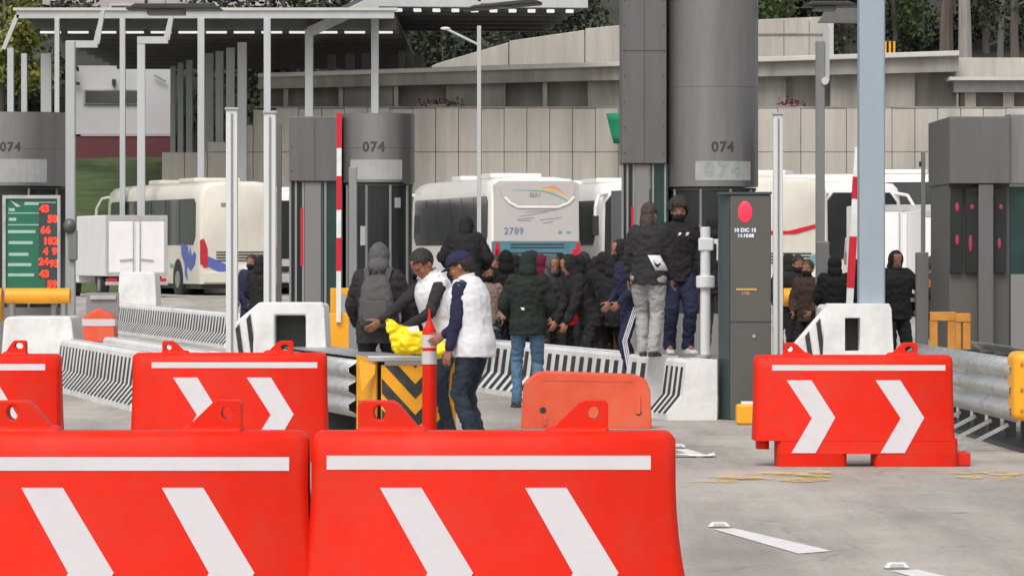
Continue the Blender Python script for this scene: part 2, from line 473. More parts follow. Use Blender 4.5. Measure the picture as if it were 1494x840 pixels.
def stud(px, py, label):
    p = ground_at(px, py)
    bb = MB(); bb.loft([[(x * a, y * a, z) for x, y in ((-.065, -.05), (.065, -.05), (.065, .05), (-.065, .05))] for a, z in ((1, 0), (1, .008), (.62, .03))])
    o = bb.build('road_stud', M['white_steel'], loc=(p.x, p.y, 0.004), bevel=0.004)
    tag(o, label, 'road stud', 'road studs at the lane dashes')
    f = MB(); f.add([(-.04, -.054, .008), (.04, -.054, .008), (.032, -.037, .024), (-.032, -.037, .024)], [(0, 1, 2, 3)])
    f.build('reflector', M['galv'], o, smooth=False)
stud(1049, 769, 'raised white road stud at the head of the long white dash in the foreground')
stud(1308, 829, 'raised white road stud at the bottom edge of the picture, nearest the camera')
stud(989, 653, 'raised white road stud just right of the front barrier, farthest of the studs')
pp = ground_at(1012, 664)
bb = MB()
bb.loft([[(-.18 + .36 * i / 6, -.10, .012 + .02 * random.random()), (-.18 + .36 * i / 6, .10, .012 + .03 * random.random())] for i in range(7)], close=False, caps=False)
o = bb.build('paper_sheet', M['paper'], loc=(pp.x - .02, pp.y - .3, 0)); so = o.modifiers.new('t', 'SOLIDIFY'); so.thickness = .004
tag(o, 'crumpled pale paper lying on the road right of the front barrier', 'litter')

# ------------------------------------------------------------------ hill, retaining walls and what stands behind
def hill():
    bb = MB(); rings = []
    ds = [188, 196, 205, 220, 240, 262, 290]
    for i, d in enumerate(ds):
        r = []
        for k in range(41):
            x = -62 + k * 3.1
            z = 8.2 + (d - 188) * 0.24 + 1.1 * noise.noise((x * .08, d * .05, 0)) + 0.5 * noise.noise((x * .3, d * .2, 3))
            r.append((x, d, z))
        rings.append(r)
    rings.insert(0, [(p[0], 187.8, 3) for p in rings[0]])
    bb.loft(rings, close=False, caps=False)
    tag(bb.build('hill', M['forest_floor'], angle=None), kind='structure')
hill()
# grass bank on the left, between the buses and the white building
bb = MB(); rings = []
for i in range(13):
    d = 143 + i * 3.6; t = i / 12
    z0 = 0.30 + 5.4 * t ** 0.8
    r = []
    for k in range(31):
        x = -34 + k * 0.8
        up = max(0, (x + 13.8)) * 0.22 * (1 - .5 * t)
        r.append((x, d, z0 + up * min(1, t * 3) + 0.14 * noise.noise((x * .6, d * .3, 1))))
    rings.append(r)
bb.loft(rings, close=False, caps=False)
tag(bb.build('grass_bank', M['grass'], angle=None), kind='structure')

SW = 43.3; DW = DD(SW)
def wall_panels():
    root = empty('retaining_wall', (0, DW, 0), label='long pale concrete panel retaining wall behind the coaches, streaked and jointed', cat='wall')
    core, pan = MB(), MB()
    x0, x1 = PX(236, SW), PX(1620, SW)
    zt = PZ(160, SW); zj = PZ(222, SW)
    core.box(PX(372, SW), x1, .12, 1.6, 0, zt - .05)
    core.plate([(x0 + .1, 0), (PX(371, SW), 0), (PX(371, SW), PZ(176, SW)), (x0 + .1, PZ(275, SW))], .12, .9)
    w = 33.3 / SW; x = x0; i = 0
    while x < x1:
        top = zt + .045 + .012 * sin(i * 1.7)
        if x < PX(372, SW): top = min(zt, PZ(266 - (x + w * .4 - x0) * SW * 0.74, SW))
        for z0, z1 in ((0, PZ(290, SW)), (PZ(290, SW), zj), (zj, top)):
            if z1 - z0 > 0.1: pan.box(x + .007, x + w - .007, 0 + random.uniform(0, .012), .2, z0 + .007, z1 - .007)
        x += w; i += 1
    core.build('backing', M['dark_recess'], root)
    pan.build('panel_face', M['concrete'], root, bevel=.012, seg=1)
    c = MB(); c.box(PX(372, SW), x1, -.004, 1.7, zt + .052, zt + .10); c.build('ledge', M['concrete_mid'], root)
wall_panels()
def upper_storey():
    # recessed band above the panels with piers, and the sloping bright coping that shades it
    root = empty('terrace_wall', (0, DW, 0), label='recessed grey concrete terrace wall with dark openings under a bright sloping coping', cat='wall')
    z0 = PZ(160, SW) + .12
    top = lambda px: PZ(108 - (px - 380) * 31 / 1005.0, SW)
    bk = MB(); xs = (PX(375, SW), PX(1402, SW))
    bk.loft([[(xs[0], 1.75, z0 - .3), (xs[1], 1.75, z0 - .3), (xs[1], 1.75, top(1402) - .1), (xs[0], 1.75, top(375) - .1)],
             [(xs[0], 2.3, z0 - .3), (xs[1], 2.3, z0 - .3), (xs[1], 2.3, top(1402) - .1), (xs[0], 2.3, top(375) - .1)]])
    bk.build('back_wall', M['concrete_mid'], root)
    solid = ((500, 572), (650, 738), (858, 905), (905, 1150), (1215, 1340))
    for a, c in solid:
        p = MB(); p.loft([[(PX(a, SW), y, z0 - .1), (PX(c, SW), y, z0 - .1), (PX(c, SW), y, top(c) - .30), (PX(a, SW), y, top(a) - .30)] for y in (1.2, 1.8)])
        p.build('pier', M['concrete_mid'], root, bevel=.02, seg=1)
    for a in (389, 414, 495, 576, 795):
        p = MB(); p.box(PX(a, SW) - .07, PX(a, SW) + .09, 1.15, 1.4, z0 - .1, top(a) - .3); p.build('post', M['concrete'], root, bevel=.01, seg=1)
    lin = MB(); c = MB()
    a, e = 375, 1402
    lin.loft([[(PX(a, SW), y, top(a) - .48), (PX(e, SW), y, top(e) - .62), (PX(e, SW), y, top(e) - .1), (PX(a, SW), y, top(a) - .1)] for y in (.7, 2.4)])
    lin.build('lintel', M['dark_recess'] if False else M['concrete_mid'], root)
    c.loft([[(PX(a, SW), y, top(a) - .1), (PX(e, SW), y, top(e) - .1), (PX(e, SW), y, top(e) + .08), (PX(a, SW), y, top(a) + .05)] for y in (.45, 2.6)])
    c.build('coping', M['coping'], root, bevel=.03)
    r2 = empty('terrace_ledge', (0, DW, 0), label='short lower concrete ledge with a bright lip at the right end of the wall', cat='wall')
    q = MB(); q.box(PX(1386, SW), PX(1640, SW), .1, 2.2, PZ(117, SW), PZ(112, SW)); q.build('lip', M['coping'], r2)
    q = MB(); q.box(PX(1394, SW), PX(1640, SW), .5, 2.2, PZ(134, SW), PZ(117, SW)); q.build('beam', M['steel_mid'], r2)
    q = MB(); q.box(PX(1408, SW), PX(1640, SW), 1.3, 2.2, PZ(162, SW), PZ(134, SW)); q.build('back_wall', M['concrete_mid'], r2)
    for a in (1412, 1468, 1520):
        q = MB(); q.box(PX(a, SW), PX(a + 16, SW), .9, 1.4, PZ(158, SW), PZ(134, SW)); q.build('post', M['concrete'], r2)
    q = MB(); q.box(PX(1398, SW), PX(1640, SW), 2.3, 3.2, PZ(118, SW), PZ(80, SW)); q.build('parapet', M['concrete'], r2, bevel=.03)
upper_storey()
SU = 38.6
def high_wall():
    root = empty('upper_wall', (0, DD(SU), 0), label='weathered concrete wall on the upper level behind the tall booth column', cat='wall')
    def panel(pts, y0, y1):
        q = MB(); q.plate([(PX(a, SU), PZ(c, SU)) for a, c in pts], y0, y1); q.build('wall_face', M['concrete'], root, bevel=.03)
    panel([(630, 150), (742, 150), (742, 62), (640, 92), (630, 96)], 0, .5)
    panel([(743, 150), (853, 150), (853, 44), (743, 60)], .04, .5)
    panel([(854, 150), (1216, 150), (1216, 24), (905, 37), (854, 42)], 0, .5)
    q = MB(); q.box(PX(1100, SU), PX(1205, SU), -.05, 0, PZ(51, SU), PZ(48.5, SU)); q.build('ledge', M['concrete_mid'], root)
    q = MB()
    for a in (1143, 1180): q.box(PX(a, SU), PX(a, SU) + .03, -.02, 0, PZ(88, SU), PZ(30, SU))
    q.build('joint', M['concrete_mid'], root)
    q = MB(); q.box(PX(1207, SU), PX(1216, SU), -.15, -.02, PZ(100, SU), PZ(32, SU)); q.build('corner_post', M['coping'], root, bevel=.02)
high_wall()
# buildings
def far_building():
    s = 35.0; root = empty('white_building', (0, DD(s), 0), label='white rendered building with a maroon base and a dark strip window above the grass bank', cat='building')
    q = MB(); q.box(PX(100, s), PX(252, s), 0, 12, PZ(196, s), PZ(96, s)); q.build('wall', M['bldg_white'], root)
    q = MB(); q.box(PX(100, s), PX(252, s), -.06, 11.9, PZ(300, s), PZ(199, s)); q.build('base', M['bldg_maroon'], root)
    q = MB(); q.box(PX(118, s), PX(252, s), -.1, 0, PZ(199, s), PZ(195, s)); q.build('band', M['bldg_pink'], root)
    q = MB(); q.box(PX(122, s), PX(204, s), -.12, .05, PZ(152, s), PZ(131, s)); w = q.build('window', M['concrete_mid'], root)
    q = MB(); q.box(PX(125, s), PX(201, s), -.15, -.12, PZ(150, s), PZ(133, s)); q.build('pane', M['bus_glass'], w)
    q = MB(); q.bar((PX(225, s), -.2, PZ(110, s)), (PX(243, s), -.2, PZ(120, s)), .05, .08); q.build('bracket', M['steel_mid'], root)
    q = MB(); q.box(PX(164, s), PX(169, s), -.2, 0, PZ(125, s), PZ(116, s)); q.build('wall_lamp', M['black_trim'], root)
far_building()
s = 30.0
root = empty('orange_house', (0, DD(s), 8), label='orange rendered house on the hill left of the tall booth column', cat='building')
q = MB(); q.box(PX(872, s), PX(960, s), 0, 8, 0, 10); q.build('wall', M['bldg_orange'], root)
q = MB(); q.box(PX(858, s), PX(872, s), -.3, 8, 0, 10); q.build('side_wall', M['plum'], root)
q = MB(); q.box(PX(920, s), PX(945, s), -.05, .1, 3.4, 5); w = q.build('window', M['bldg_white'], root)
s = 31.0
root = empty('hill_house', (0, DD(s), 8), label='dull pink grey house on the hill above the left canopy roof', cat='building')
q = MB(); q.box(PX(62, s), PX(600, s), 0, 9, 0, 9); q.build('wall', M['bldg_pink'], root)
for i, a in enumerate(range(90, 560, 70)):
    q = MB(); q.box(PX(a, s), PX(a + 34, s), -.06, .05, 4.0, 5.4); w = q.build('window', M['bldg_white'], root)
    q = MB(); q.box(PX(a + 3, s), PX(a + 31, s), -.09, -.06, 4.1, 5.3); q.build('pane', M['bus_glass'], w)

# ------------------------------------------------------------------ trees
def tree(name, px, d, base, h, rx, leaf, barkm, label, n=900, trunk_r=.22, crown_lo=.35, seed=0):
    rnd = random.Random(seed * 13 + 5)
    x = PX(px, F / d)
    root = empty(name, (x, d, base), label=label, cat='tree', group=None)
    t = MB(); pts = []
    for i in range(8):
        f = i / 7
        pts.append(Vector((0.3 * noise.noise((f * 2, seed, 0)) * h * .12, 0.2 * noise.noise((f * 2, seed, 9)) * h * .1, f * h * .9)))
    for i in range(7): t.cyl(pts[i], pts[i + 1], trunk_r * (1 - .8 * i / 7), trunk_r * (1 - .8 * (i + 1) / 7), 9)
    tips = []
    for k in range(12):
        f = crown_lo + (0.95 - crown_lo) * k / 12
        p = pts[0].lerp(pts[-1], f); a = rnd.uniform(0, 2 * pi)
        q = p + Vector((cos(a), sin(a), rnd.uniform(.15, .6))) * rx * rnd.uniform(.45, .95)
        t.cyl(p, q, trunk_r * .3, trunk_r * .06, 6); tips += [q, p.lerp(q, .6)]
    t.build('trunk', barkm, root)
    c = MB()
    clumps = [(q, rx * rnd.uniform(.25, .5)) for q in tips] + [(pts[-1], rx * .4)]
    for i in range(int(n * 2.6)):
        q, r = rnd.choice(clumps)
        v = Vector((rnd.gauss(0, 1), rnd.gauss(0, 1), rnd.gauss(0, .7)))
        pos = q + v.normalized() * r * rnd.uniform(.3, 1) 
        sz = rnd.uniform(.06, .15)
        e = Quaternion((rnd.gauss(0, 1), rnd.gauss(0, 1), rnd.gauss(0, 1), rnd.gauss(0, 1))).normalized()
        c.add([pos + e @ Vector(w) * sz for w in ((-1, -.45, 0), (0, -.7, .2), (1, 0, 0), (0, .7, .2), (-1, .45, 0))], [(0, 1, 2, 3, 4)])
    c.build('crown', leaf, root, smooth=False)
tree('tree', 28, 186, 4.5, 10.0, 3.0, M['leaf_dark'], M['bark'], 'dark leafy tree behind the canopy posts at the far left', 1600, seed=1, crown_lo=.15)
tree('tree', 2, 176, 3, 11, 2.2, M['leaf_yellow'], M['bark'], 'yellow green tree showing over the canopy in the top left corner', 1500, seed=2, crown_lo=.55)
tree('tree', 1150, 184, 8.0, 7, 3.2, M['leaf_mid'], M['bark'], 'green bushy tree above the concrete wall right of the tall booth column', 1800, seed=3, crown_lo=.2)
tree('tree', 1232, 186, 7.0, 8, 2.4, M['leaf_dark'], M['bark'], 'dark green tree behind the upper wall end, left of the big pole', 1500, seed=4, crown_lo=.1)
tree('tree', 1300, 190, 8.2, 11, 2.4, M['leaf_mid'], M['bark'], 'thin leaved tree just right of the big blue grey pole', 900, trunk_r=.14, seed=5, crown_lo=.3)
tree('tree', 1384, 184, 7.6, 13, 2.0, M['leaf_dark'], M['bark'], 'dark straight tree trunk standing left of the pale trunk at top right', 700, trunk_r=.36, seed=6, crown_lo=.5)
tree('tree', 1406, 181, 7.4, 14, 1.8, M['leaf_dark'], M['bark_pale'], 'pale thick tree trunk on the slope at top right', 500, trunk_r=.34, seed=7, crown_lo=.6)
tree('tree', 1462, 184, 7.6, 13, 2.2, M['leaf_mid'], M['bark_pale'], 'slim pale trunk close to the right edge of the wooded slope', 700, trunk_r=.16, seed=8, crown_lo=.35)
tree('tree', 1482, 182, 7.6, 13, 2.2, M['leaf_dark'], M['bark'], 'dark tree at the top right corner of the picture', 900, trunk_r=.22, seed=9, crown_lo=.3)
tree('tree', 1345, 196, 9.5, 12, 3.2, M['leaf_dark'], M['bark'], 'dense dark tree farther up the slope between the pole and the dark trunk', 2200, trunk_r=.2, seed=10, crown_lo=.05)
tree('tree', 1440, 198, 9.5, 12, 3.2, M['leaf_dark'], M['bark'], 'dense dark tree farther up the slope behind the pale trunks', 2200, trunk_r=.2, seed=11, crown_lo=.05)
tree('tree', 1262, 200, 10, 10, 3.0, M['leaf_dark'], M['bark'], 'dense dark tree farthest up the slope behind the big blue grey pole', 1600, trunk_r=.2, seed=12, crown_lo=.05)
def yellow_sign():
    s = 37.5
    root = empty('play_frame', (PX(1296, s), DD(s), 7.6), label='small yellow and red fence frame among the trees right of the big pole', cat='fence')
    for k in range(4):
        q = MB(); q.box(-.32 + k * .17, -.24 + k * .17, -.03, .03, .3, 2.3); q.build('slat', M['yellow_paint'], root)
    q = MB(); q.box(-.45, .45, -.05, .02, .1, .45); q.build('rail', M['rust_yellow'], root)
yellow_sign()

# ------------------------------------------------------------------ roofs of the plaza behind, upper left
def canopy_left():
    s = 44.8; D = DD(s)
    root = empty('canopy', (0, D, 0), label='long low steel canopy with white fascia and strip lights, upper left behind the booths', cat='canopy')
    zt, zb = PZ(13, s), PZ(27, s)
    xl, xr = PX(24, s), PX(575, s)
    q = MB(); q.box(xl, xr, 0, .25, zb, zt - .06); q.build('fascia', M['steel_light'], root)
    q = MB(); q.box(xl - .1, xr + .1, -.08, .3, zt - .06, zt + .03); q.build('edge_trim', M['coping'], root)
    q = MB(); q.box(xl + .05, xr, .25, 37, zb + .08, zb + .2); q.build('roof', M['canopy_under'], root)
    for k in range(11):
        q = MB(); q.box(xl + .2, xr, 2.5 + k * 3.2, 2.7 + k * 3.2, zb - .22, zb + .1); q.build('beam', M['slab_metal'], root)
    for k in range(13):
        x = xl + .45 + k * .92
        q = MB(); q.box(x, x + .68, 3.0, 3.16, zb - .34, zb - .27)
        q.build('strip_light', M['lamp_tube'], root)
    # posts under the front edge
    for a, w, yb in ((83.5, 7, 420), (179, 8, 420), (293.5, 10, 420), (390, 10, 420)):
        q = MB(); x = PX(a, s); q.box(x - w / s / 2, x + w / s / 2, -.12, .1, gz(150), zb); q.build('post', M['steel_light'], root, bevel=.015)
    # cranked gutter posts
    for a, top in ((104, 60), (206.5, 54)):
        x = PX(a, s + 1.2); t = PZ(top, s + 1.2)
        q = MB(); q.box(x - .12, x + .12, -4.0, -3.8, gz(145), t)
        q.box(x - .12, x + .85, -4.02, -3.78, t - .22, t)
        q.loft([[(x + .72, y, t - .02), (x + .9, y, t - .12), (x + 1.08, y, t + .95), (x + .96, y, t + .95)] for y in (-4.0, -3.8)])
        q.build('gutter_post', M['steel_light'], root)
    q = MB(); q.loft([[(x, y, z) for x, z in ((xl - .5, PZ(72, s)), (xl - .36, PZ(72, s)), (xl + .1, zt - .2), (xl - .05, zt - .2))] for y in (.0, .2)])
    q.build('end_brace', M['steel_light'], root)
    # receding row of posts
    for k, (a, w, t) in enumerate(((252, 7, 97), (263, 8, 92), (276, 9, 88), (305, 12, 78), (320, 11, 75), (336, 12, 70), (353, 13, 62), (35, 8, 78), (67, 15, 78), (15, 9, 70))):
        ss = 40 + (a - 252) * .035 if k < 7 else 44; x = PX(a, ss)
        q = MB(); q.box(x - w / ss / 2, x + w / ss / 2, DD(ss) - D, DD(ss) - D + .35, gz(150), PZ(t, ss)); q.build('column', M['steel_light'], root)
canopy_left()
def canopy_mid():
    s = 44.2; D = DD(s)
    root = empty('canopy', (0, D, 0), label='tall steel canopy with a sloped side beam and a row of ceiling lights, top centre', cat='canopy')
    A = Vector((PX(451, s), 0, PZ(47, s))); Bq = Vector((PX(547, s), 0, PZ(2, s))); E = Vector((PX(858, s), 0, PZ(4, s)))
    back = Vector((-1.2, 17, 0)); th = Vector((0, 0, .14)); up = Vector((0, 0, .2))
    q = MB(); q.bar(A, Bq, .24, .34); q.build('side_beam', M['steel_light'], root, bevel=.02)
    q = MB(); q.bar(Bq, E, .24, .38); q.build('front_beam', M['steel_light'], root, bevel=.02)
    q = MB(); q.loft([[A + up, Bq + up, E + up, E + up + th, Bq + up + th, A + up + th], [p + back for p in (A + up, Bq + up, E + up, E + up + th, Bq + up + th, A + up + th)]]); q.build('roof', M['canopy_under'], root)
    for k in range(1, 7):
        o = back * (k / 6.2)
        q = MB(); q.bar(A + o, Bq + o, .16, .3); q.bar(Bq + o, E + o, .16, .3); q.build('beam', M['slab_metal'], root)
    for k in range(11):
        p = Bq.lerp(E, (k + .4) / 11) + back * .16 + Vector((0, 0, -.14))
        q = MB(); q.box(p.x - .13, p.x + .13, p.y - .22, p.y + .22, p.z - .05, p.z + .05); q.build('ceiling_light', M['lamp_tube'], root, bevel=.02)
    for p, w in ((A, .27), (Bq, .25)):
        q = MB(); q.box(p.x - w / 2, p.x + w / 2, -.13, .13, gz(D), p.z + .1); q.build('post', M['steel_light'], root, bevel=.02)
    for a, t, w in ((481, 78, 11), (508, 76, 12), (531, 75, 10), (584, 72, 8), (610, 78, 14)):
        q = MB(); x = PX(a, s - 3); q.box(x - w / 80, x + w / 80, 12.2, 12.5, 6.0, PZ(t, s - 3)); q.build('column', M['steel_mid'], root)
canopy_mid()
for i, (px, d, lab) in enumerate(((470, 187, 'dense dark tree behind the canopy columns left of the street lamp'), (590, 186, 'dark bushy tree under the canopy roof behind the street lamp arm'), (690, 189, 'dark tree behind the upper wall under the row of canopy lights'), (790, 190, 'dark tree behind the upper wall left of the orange house'), (360, 188, 'dark tree behind the long canopy right of the white building'))):
    tree('tree', px, d, 5.5, 8.5, 3.6, M['leaf_dark'], M['bark'], lab, 1500, seed=20 + i, crown_lo=.1)
# ------------------------------------------------------------------ toll booths
def on_drum(cx, cy, r, ang0, zc):
    def fn(v):
        a = ang0 + v.x / r; rr = r - v.y          # v.y negative = outwards
        return Vector((cx + rr * sin(a), cy - rr * cos(a), zc + v.z))
    return fn
def drum_shell(cx, cy, r, z0, z1, n=48):
    q = MB(); q.cyl((cx, cy, z0), (cx, cy, z1), r, r, n); return q
def curved_patch(cx, cy, r, a0, a1, z0, z1, th=.004, n=10):
    q = MB()
    R = lambda rr: [(cx + rr * sin(a0 + (a1 - a0) * i / n), cy - rr * cos(a0 + (a1 - a0) * i / n)) for i in range(n + 1)]
    o, i_ = R(r + th), R(r + .0005)
    q.loft([[(*p, z0), (*pp, z0), (*pp, z1), (*p, z1)] for p, pp in zip(o, i_)])
    return q

def booth(s, drum, slab, yt, yb, label, text_px, ytop_slab=None, slab_bot=None, sticker=None, ghost=None, ztop=None, slab_top=None):
    D = DD(s); x0, x1 = PX(drum[0], s), PX(drum[1], s)
    r = (x1 - x0) / 2; cx = (x0 + x1) / 2
    root = empty('toll_booth', (cx, D + r, 0), label=label, cat='toll booth')
    zt = ztop or PZ(yt, s); zb = PZ(yb, s)
    q = drum_shell(0, 0, r, zb, zt)
    for f in ((.5,) if zt - zb < 2 else (.28, .55, .8)):
        z_ = zb + (zt - zb) * f; q.cyl((0, 0, z_ - .004), (0, 0, z_ + .004), r + .0015, r + .0015, 48, m=1)
    q.build('drum', [M['drum_metal'], M['slab_metal']], root)
    # cabin: half round glass bay under the drum, plinth, deep cabin behind
    q = drum_shell(0, 0, r * .93, .95, zb - .03); g = q.build('bay_window', M['glass_dark'], root)
    q = MB()
    for a in (-62, -18, 22, 58): q.cyl((r * .945 * sin(radians(a)), -r * .945 * cos(radians(a)), .95), (r * .945 * sin(radians(a)), -r * .945 * cos(radians(a)), zb - .03), .018, .018, 6)
    q.build('mullion', M['booth_grey'], g)
    for a0, a1, z0, z1 in ((-30, -16, 1.75, 1.98), (2, 13, 1.55, 1.72), (30, 42, 2.2, 2.32)):
        curved_patch(0, 0, r * .93, radians(a0), radians(a1), z0, z1).build('notice', M['pale_sticker'], g, smooth=False)
    q = drum_shell(0, 0, r * .97, 0, .95); q.build('plinth', M['booth_grey'], root)
    q = drum_shell(0, 0, r * .955, zb - .045, zb - .012); q.build('soffit', M['black_trim'], root)
    rx0 = -r * .15 if slab_top else -r * .86; sh = lambda x, y: (x - y * math.tan(LANE), y)
    q = MB(); q.loft([[(*sh(x, y), z) for x, y in ((-r * .8, r * .5), (r * .8, r * .5), (r * .8, 3.2), (-r * .8, 3.2))] for z in (0, zb)]); q.build('cabin', M['booth_grey'], root)
    q = MB(); q.loft([[(*sh(x, y), z) for x, y in ((rx0, r * .3), (r * .86, r * .3), (r * .86, 3.4), (rx0, 3.4))] for z in (zb + .01, PZ(yt, s) - .1)]); q.build('roof_box', M['slab_metal'], root)
    if slab:
        a0, a1 = PX(slab[0], s) - cx, PX(slab[1], s) - cx
        st = slab_top or (zt if not ytop_slab else PZ(ytop_slab, s)); sb = PZ(slab_bot, s)
        q = MB(); q.box(a0, a1, -r * .45, .9, sb, st); q.build('side_panel', M['slab_metal'], root, bevel=.012)
        w = a1 - a0
        q = MB()
        for f in (.34, .67):
            if st - sb > 2: q.box(a0 + .004, a1 - .004, -r * .45 - .002, -r * .45 - .0005, sb + (st - sb) * f - .004, sb + (st - sb) * f + .004)
        q.box(a0 + w * .5 - .003, a0 + w * .5 + .003, -r * .45 - .002, -r * .45 - .0005, sb + .01, st - .01)
        for k in range(int((st - sb) / .3)):
            for x_ in (a0 + .035, a1 - .035): q.cyl((x_, -r * .45 - .006, sb + .12 + k * .3), (x_, -r * .45, sb + .12 + k * .3), .009, .009, 8)
        q.build('panel_joint', M['black_trim'], root)
        q = MB(); q.box(a0 + w * .30, a0 + w * .62, -r * .35, -r * .1, 0, sb - .003); q.build('pillar', M['booth_grey'], root, bevel=.01)
        q = MB(); q.box(a0 + .02, a0 + w * .28, -r * .3, .7, .9, sb - .003); q.build('window', M['glass_dark'], root)
        q = MB(); q.box(a0 + w * .64, a1 + .02, -r * .3, .7, .9, sb - .003); q.build('window', M['glass_green'], root)
        q = MB(); q.box(a0 + .01, a1 + .03, -r * .32, .75, 0, .898); q.build('base_panel', M['booth_grey'], root)
        q = MB()
        for f in (.02, .13, .27, .7, .97): q.box(a0 + w * f - .012, a0 + w * f + .012, -r * .33, -r * .302, .9, sb - .005)
        q.build('mullion', M['steel_mid'], root)
        q = MB(); q.box(a0 + w * .22, a0 + w * .27, -r * .34, -r * .305, 1.5, 2.2); q.build('painted_glow', M['red_band'], root)  # reflected red glow painted as a coloured strip, no lamp here
    cyl = lambda px: math.asin(max(-.99, min(.99, (PX(px, s) - cx) / r)))
    text('number', '074', .165, M['number_ink'], root, on_drum(0, 0, r, cyl(text_px), PZ(215, s)), bold=.006, space=1.15)
    if sticker:
        st = curved_patch(0, 0, r, cyl(sticker[0]), cyl(sticker[1]), PZ(sticker[3], s), PZ(sticker[2], s)).build('sticker', M['pale_sticker'], root, smooth=False)
        if ghost:
            text('number', '074', .22, M['ghost_ink'], st, on_drum(0, 0, r + .005, cyl(ghost), PZ(248, s)), bold=.012, space=1.5)
    return root
booth(125, (975, 1110), (908, 974), 0, 272, 'toll booth with the tall dark drum column rising out of the picture, numbered 074', 1055, slab_bot=238, sticker=(1015, 1096, 235, 263), ghost=1055, ztop=6.6, slab_top=6.6)
booth(122, (497, 604), (420, 496), 165, 266, 'short toll booth with grey drum numbered 074 behind the raised striped boom', 545, ytop_slab=169, slab_bot=264, sticker=(511, 586, 233, 262))
booth(112, (-72, 95), None, 163, 271, 'toll booth at the left edge with drum numbered 074 above the green tariff sign', 15, sticker=(-40, 66, 232, 266))
def booth_right():
    s = 126; D = DD(s)
    root = empty('toll_booth', (PX(1385, s), D, 0), label='square sided toll booth at the right edge with red reflections in its narrow windows', cat='toll booth')
    X = lambda a: PX(a, s) - PX(1385, s); Z = lambda c: PZ(c, s)
    q = MB(); q.box(0, X(1474), 0, 2.6, Z(268), Z(170)); q.build('side_panel', M['slab_metal'], root, bevel=.012)
    q = MB(); q.box(X(1474) + .003, X(1620), .1, 2.6, Z(268), Z(166)); q.build('roof_panel', M['drum_metal'], root, bevel=.012)
    q = MB(); q.box(.02, X(1476), .22, 2.5, 0, Z(268) - .003); q.build('cabin', M['kiosk_front'], root)
    for a, c in ((1388, 1406), (1410, 1428), (1452, 1470)):
        q = MB(); q.box(X(a), X(c), .14, .3, Z(398), Z(274)); w = q.build('window', M['glass_dark'], root, bevel=.006)
        q = MB(); q.ell(((X(a) + X(c)) / 2 + .01 * (a % 3 - 1), .13, Z(340 + (a % 7) * 5)), (.022, .004, .06 + .02 * (a % 4)), 10, 6); q.build('painted_reflection', M['reflection_paint'], w)  # red reflections in the panes, put in as small coloured shapes
        q = MB(); q.ell(((X(a) + X(c)) / 2 + .01, .13, Z(302)), (.024, .004, .03 + .012 * (a % 3)), 10, 6); q.build('painted_reflection', M['reflection_paint'], w)
    q = MB(); q.box(X(1428), X(1450), .02, .25, 0, Z(268) - .003); q.build('pillar', M['slab_metal'], root, bevel=.01)
    q = MB(); q.box(X(1477), X(1620), .2, .3, Z(400), Z(272)); q.build('window', M['glass_green'], root)
    q = MB(); q.box(X(1477), X(1620), .16, 2.5, 0, Z(400)); q.build('base_panel', M['booth_grey'], root)
booth_right()
# toll gantry beam above the picture that carries the hanging fixtures
root = empty('gantry', (0, 53, 6.3), label='steel gantry beam over the toll lanes carried by the tall booth column', cat='gantry')
q = MB(); q.box(-7.5, 7.5, -.3, .3, 0, .45); q.build('beam', M['steel_mid'], root, bevel=.02)
def hanging(px0, px1, y0, y1, label, slope=0.0):
    s = 122; D = DD(s); cx = PX((px0 + px1) / 2, s); w = (px1 - px0) / s
    root = empty('hanging_lamp', (cx, D, PZ(y1, s)), label=label, cat='lamp')
    h = (y1 - y0) / s
    q = MB(); q.loft([[(-w / 2, y, h * .35 + slope), (w / 2, y, h * .35), (w / 2 - .12, y, h * .75), (-w / 2 + .12, y, h * .75 + slope)] for y in (-.3, .3)]); q.build('housing', M['black_trim'], root, bevel=.015)
    q = MB(); q.box(-w * .28, w * .1, -.22, .22, 0, h * .34); q.build('lens', M['slab_metal'], root)
    for k in (-.3, .3):
        q = MB(); q.cyl((w * k, 0, h * .6), (w * k, 0, 6.35 - PZ(y1, s)), .02, .02, 8); q.build('hanger', M['black_trim'], root)
hanging(185, 326, 2, 22, 'flat dark lamp hanging over the lanes at top left')
hanging(676, 792, -4, 12, 'thin dark lamp cut by the top edge at the centre', -.08)
hanging(1168, 1252, 0, 16, 'dark lamp hanging at top right beside the big pole')
q_s = 60
root = empty('lamp_hood', (PX(1224, q_s), DD(q_s), PZ(33, q_s)), label='dark sloped hood under the hanging lamp at top right', cat='lamp')
q = MB(); q.loft([[(-.5, y, 0), (.9, y, 0), (.9, y, .33), (-.3, y, .33)] for y in (-.4, .4)]); q.build('hood', M['slab_metal'], root)
q = MB(); q.cyl((.62, 0, .3), (.62, 0, 5), .05, .05, 8); q.cyl((.62, 0, -6), (.62, 0, .02), .05, .05, 8); q.build('stem', M['black_trim'], root)

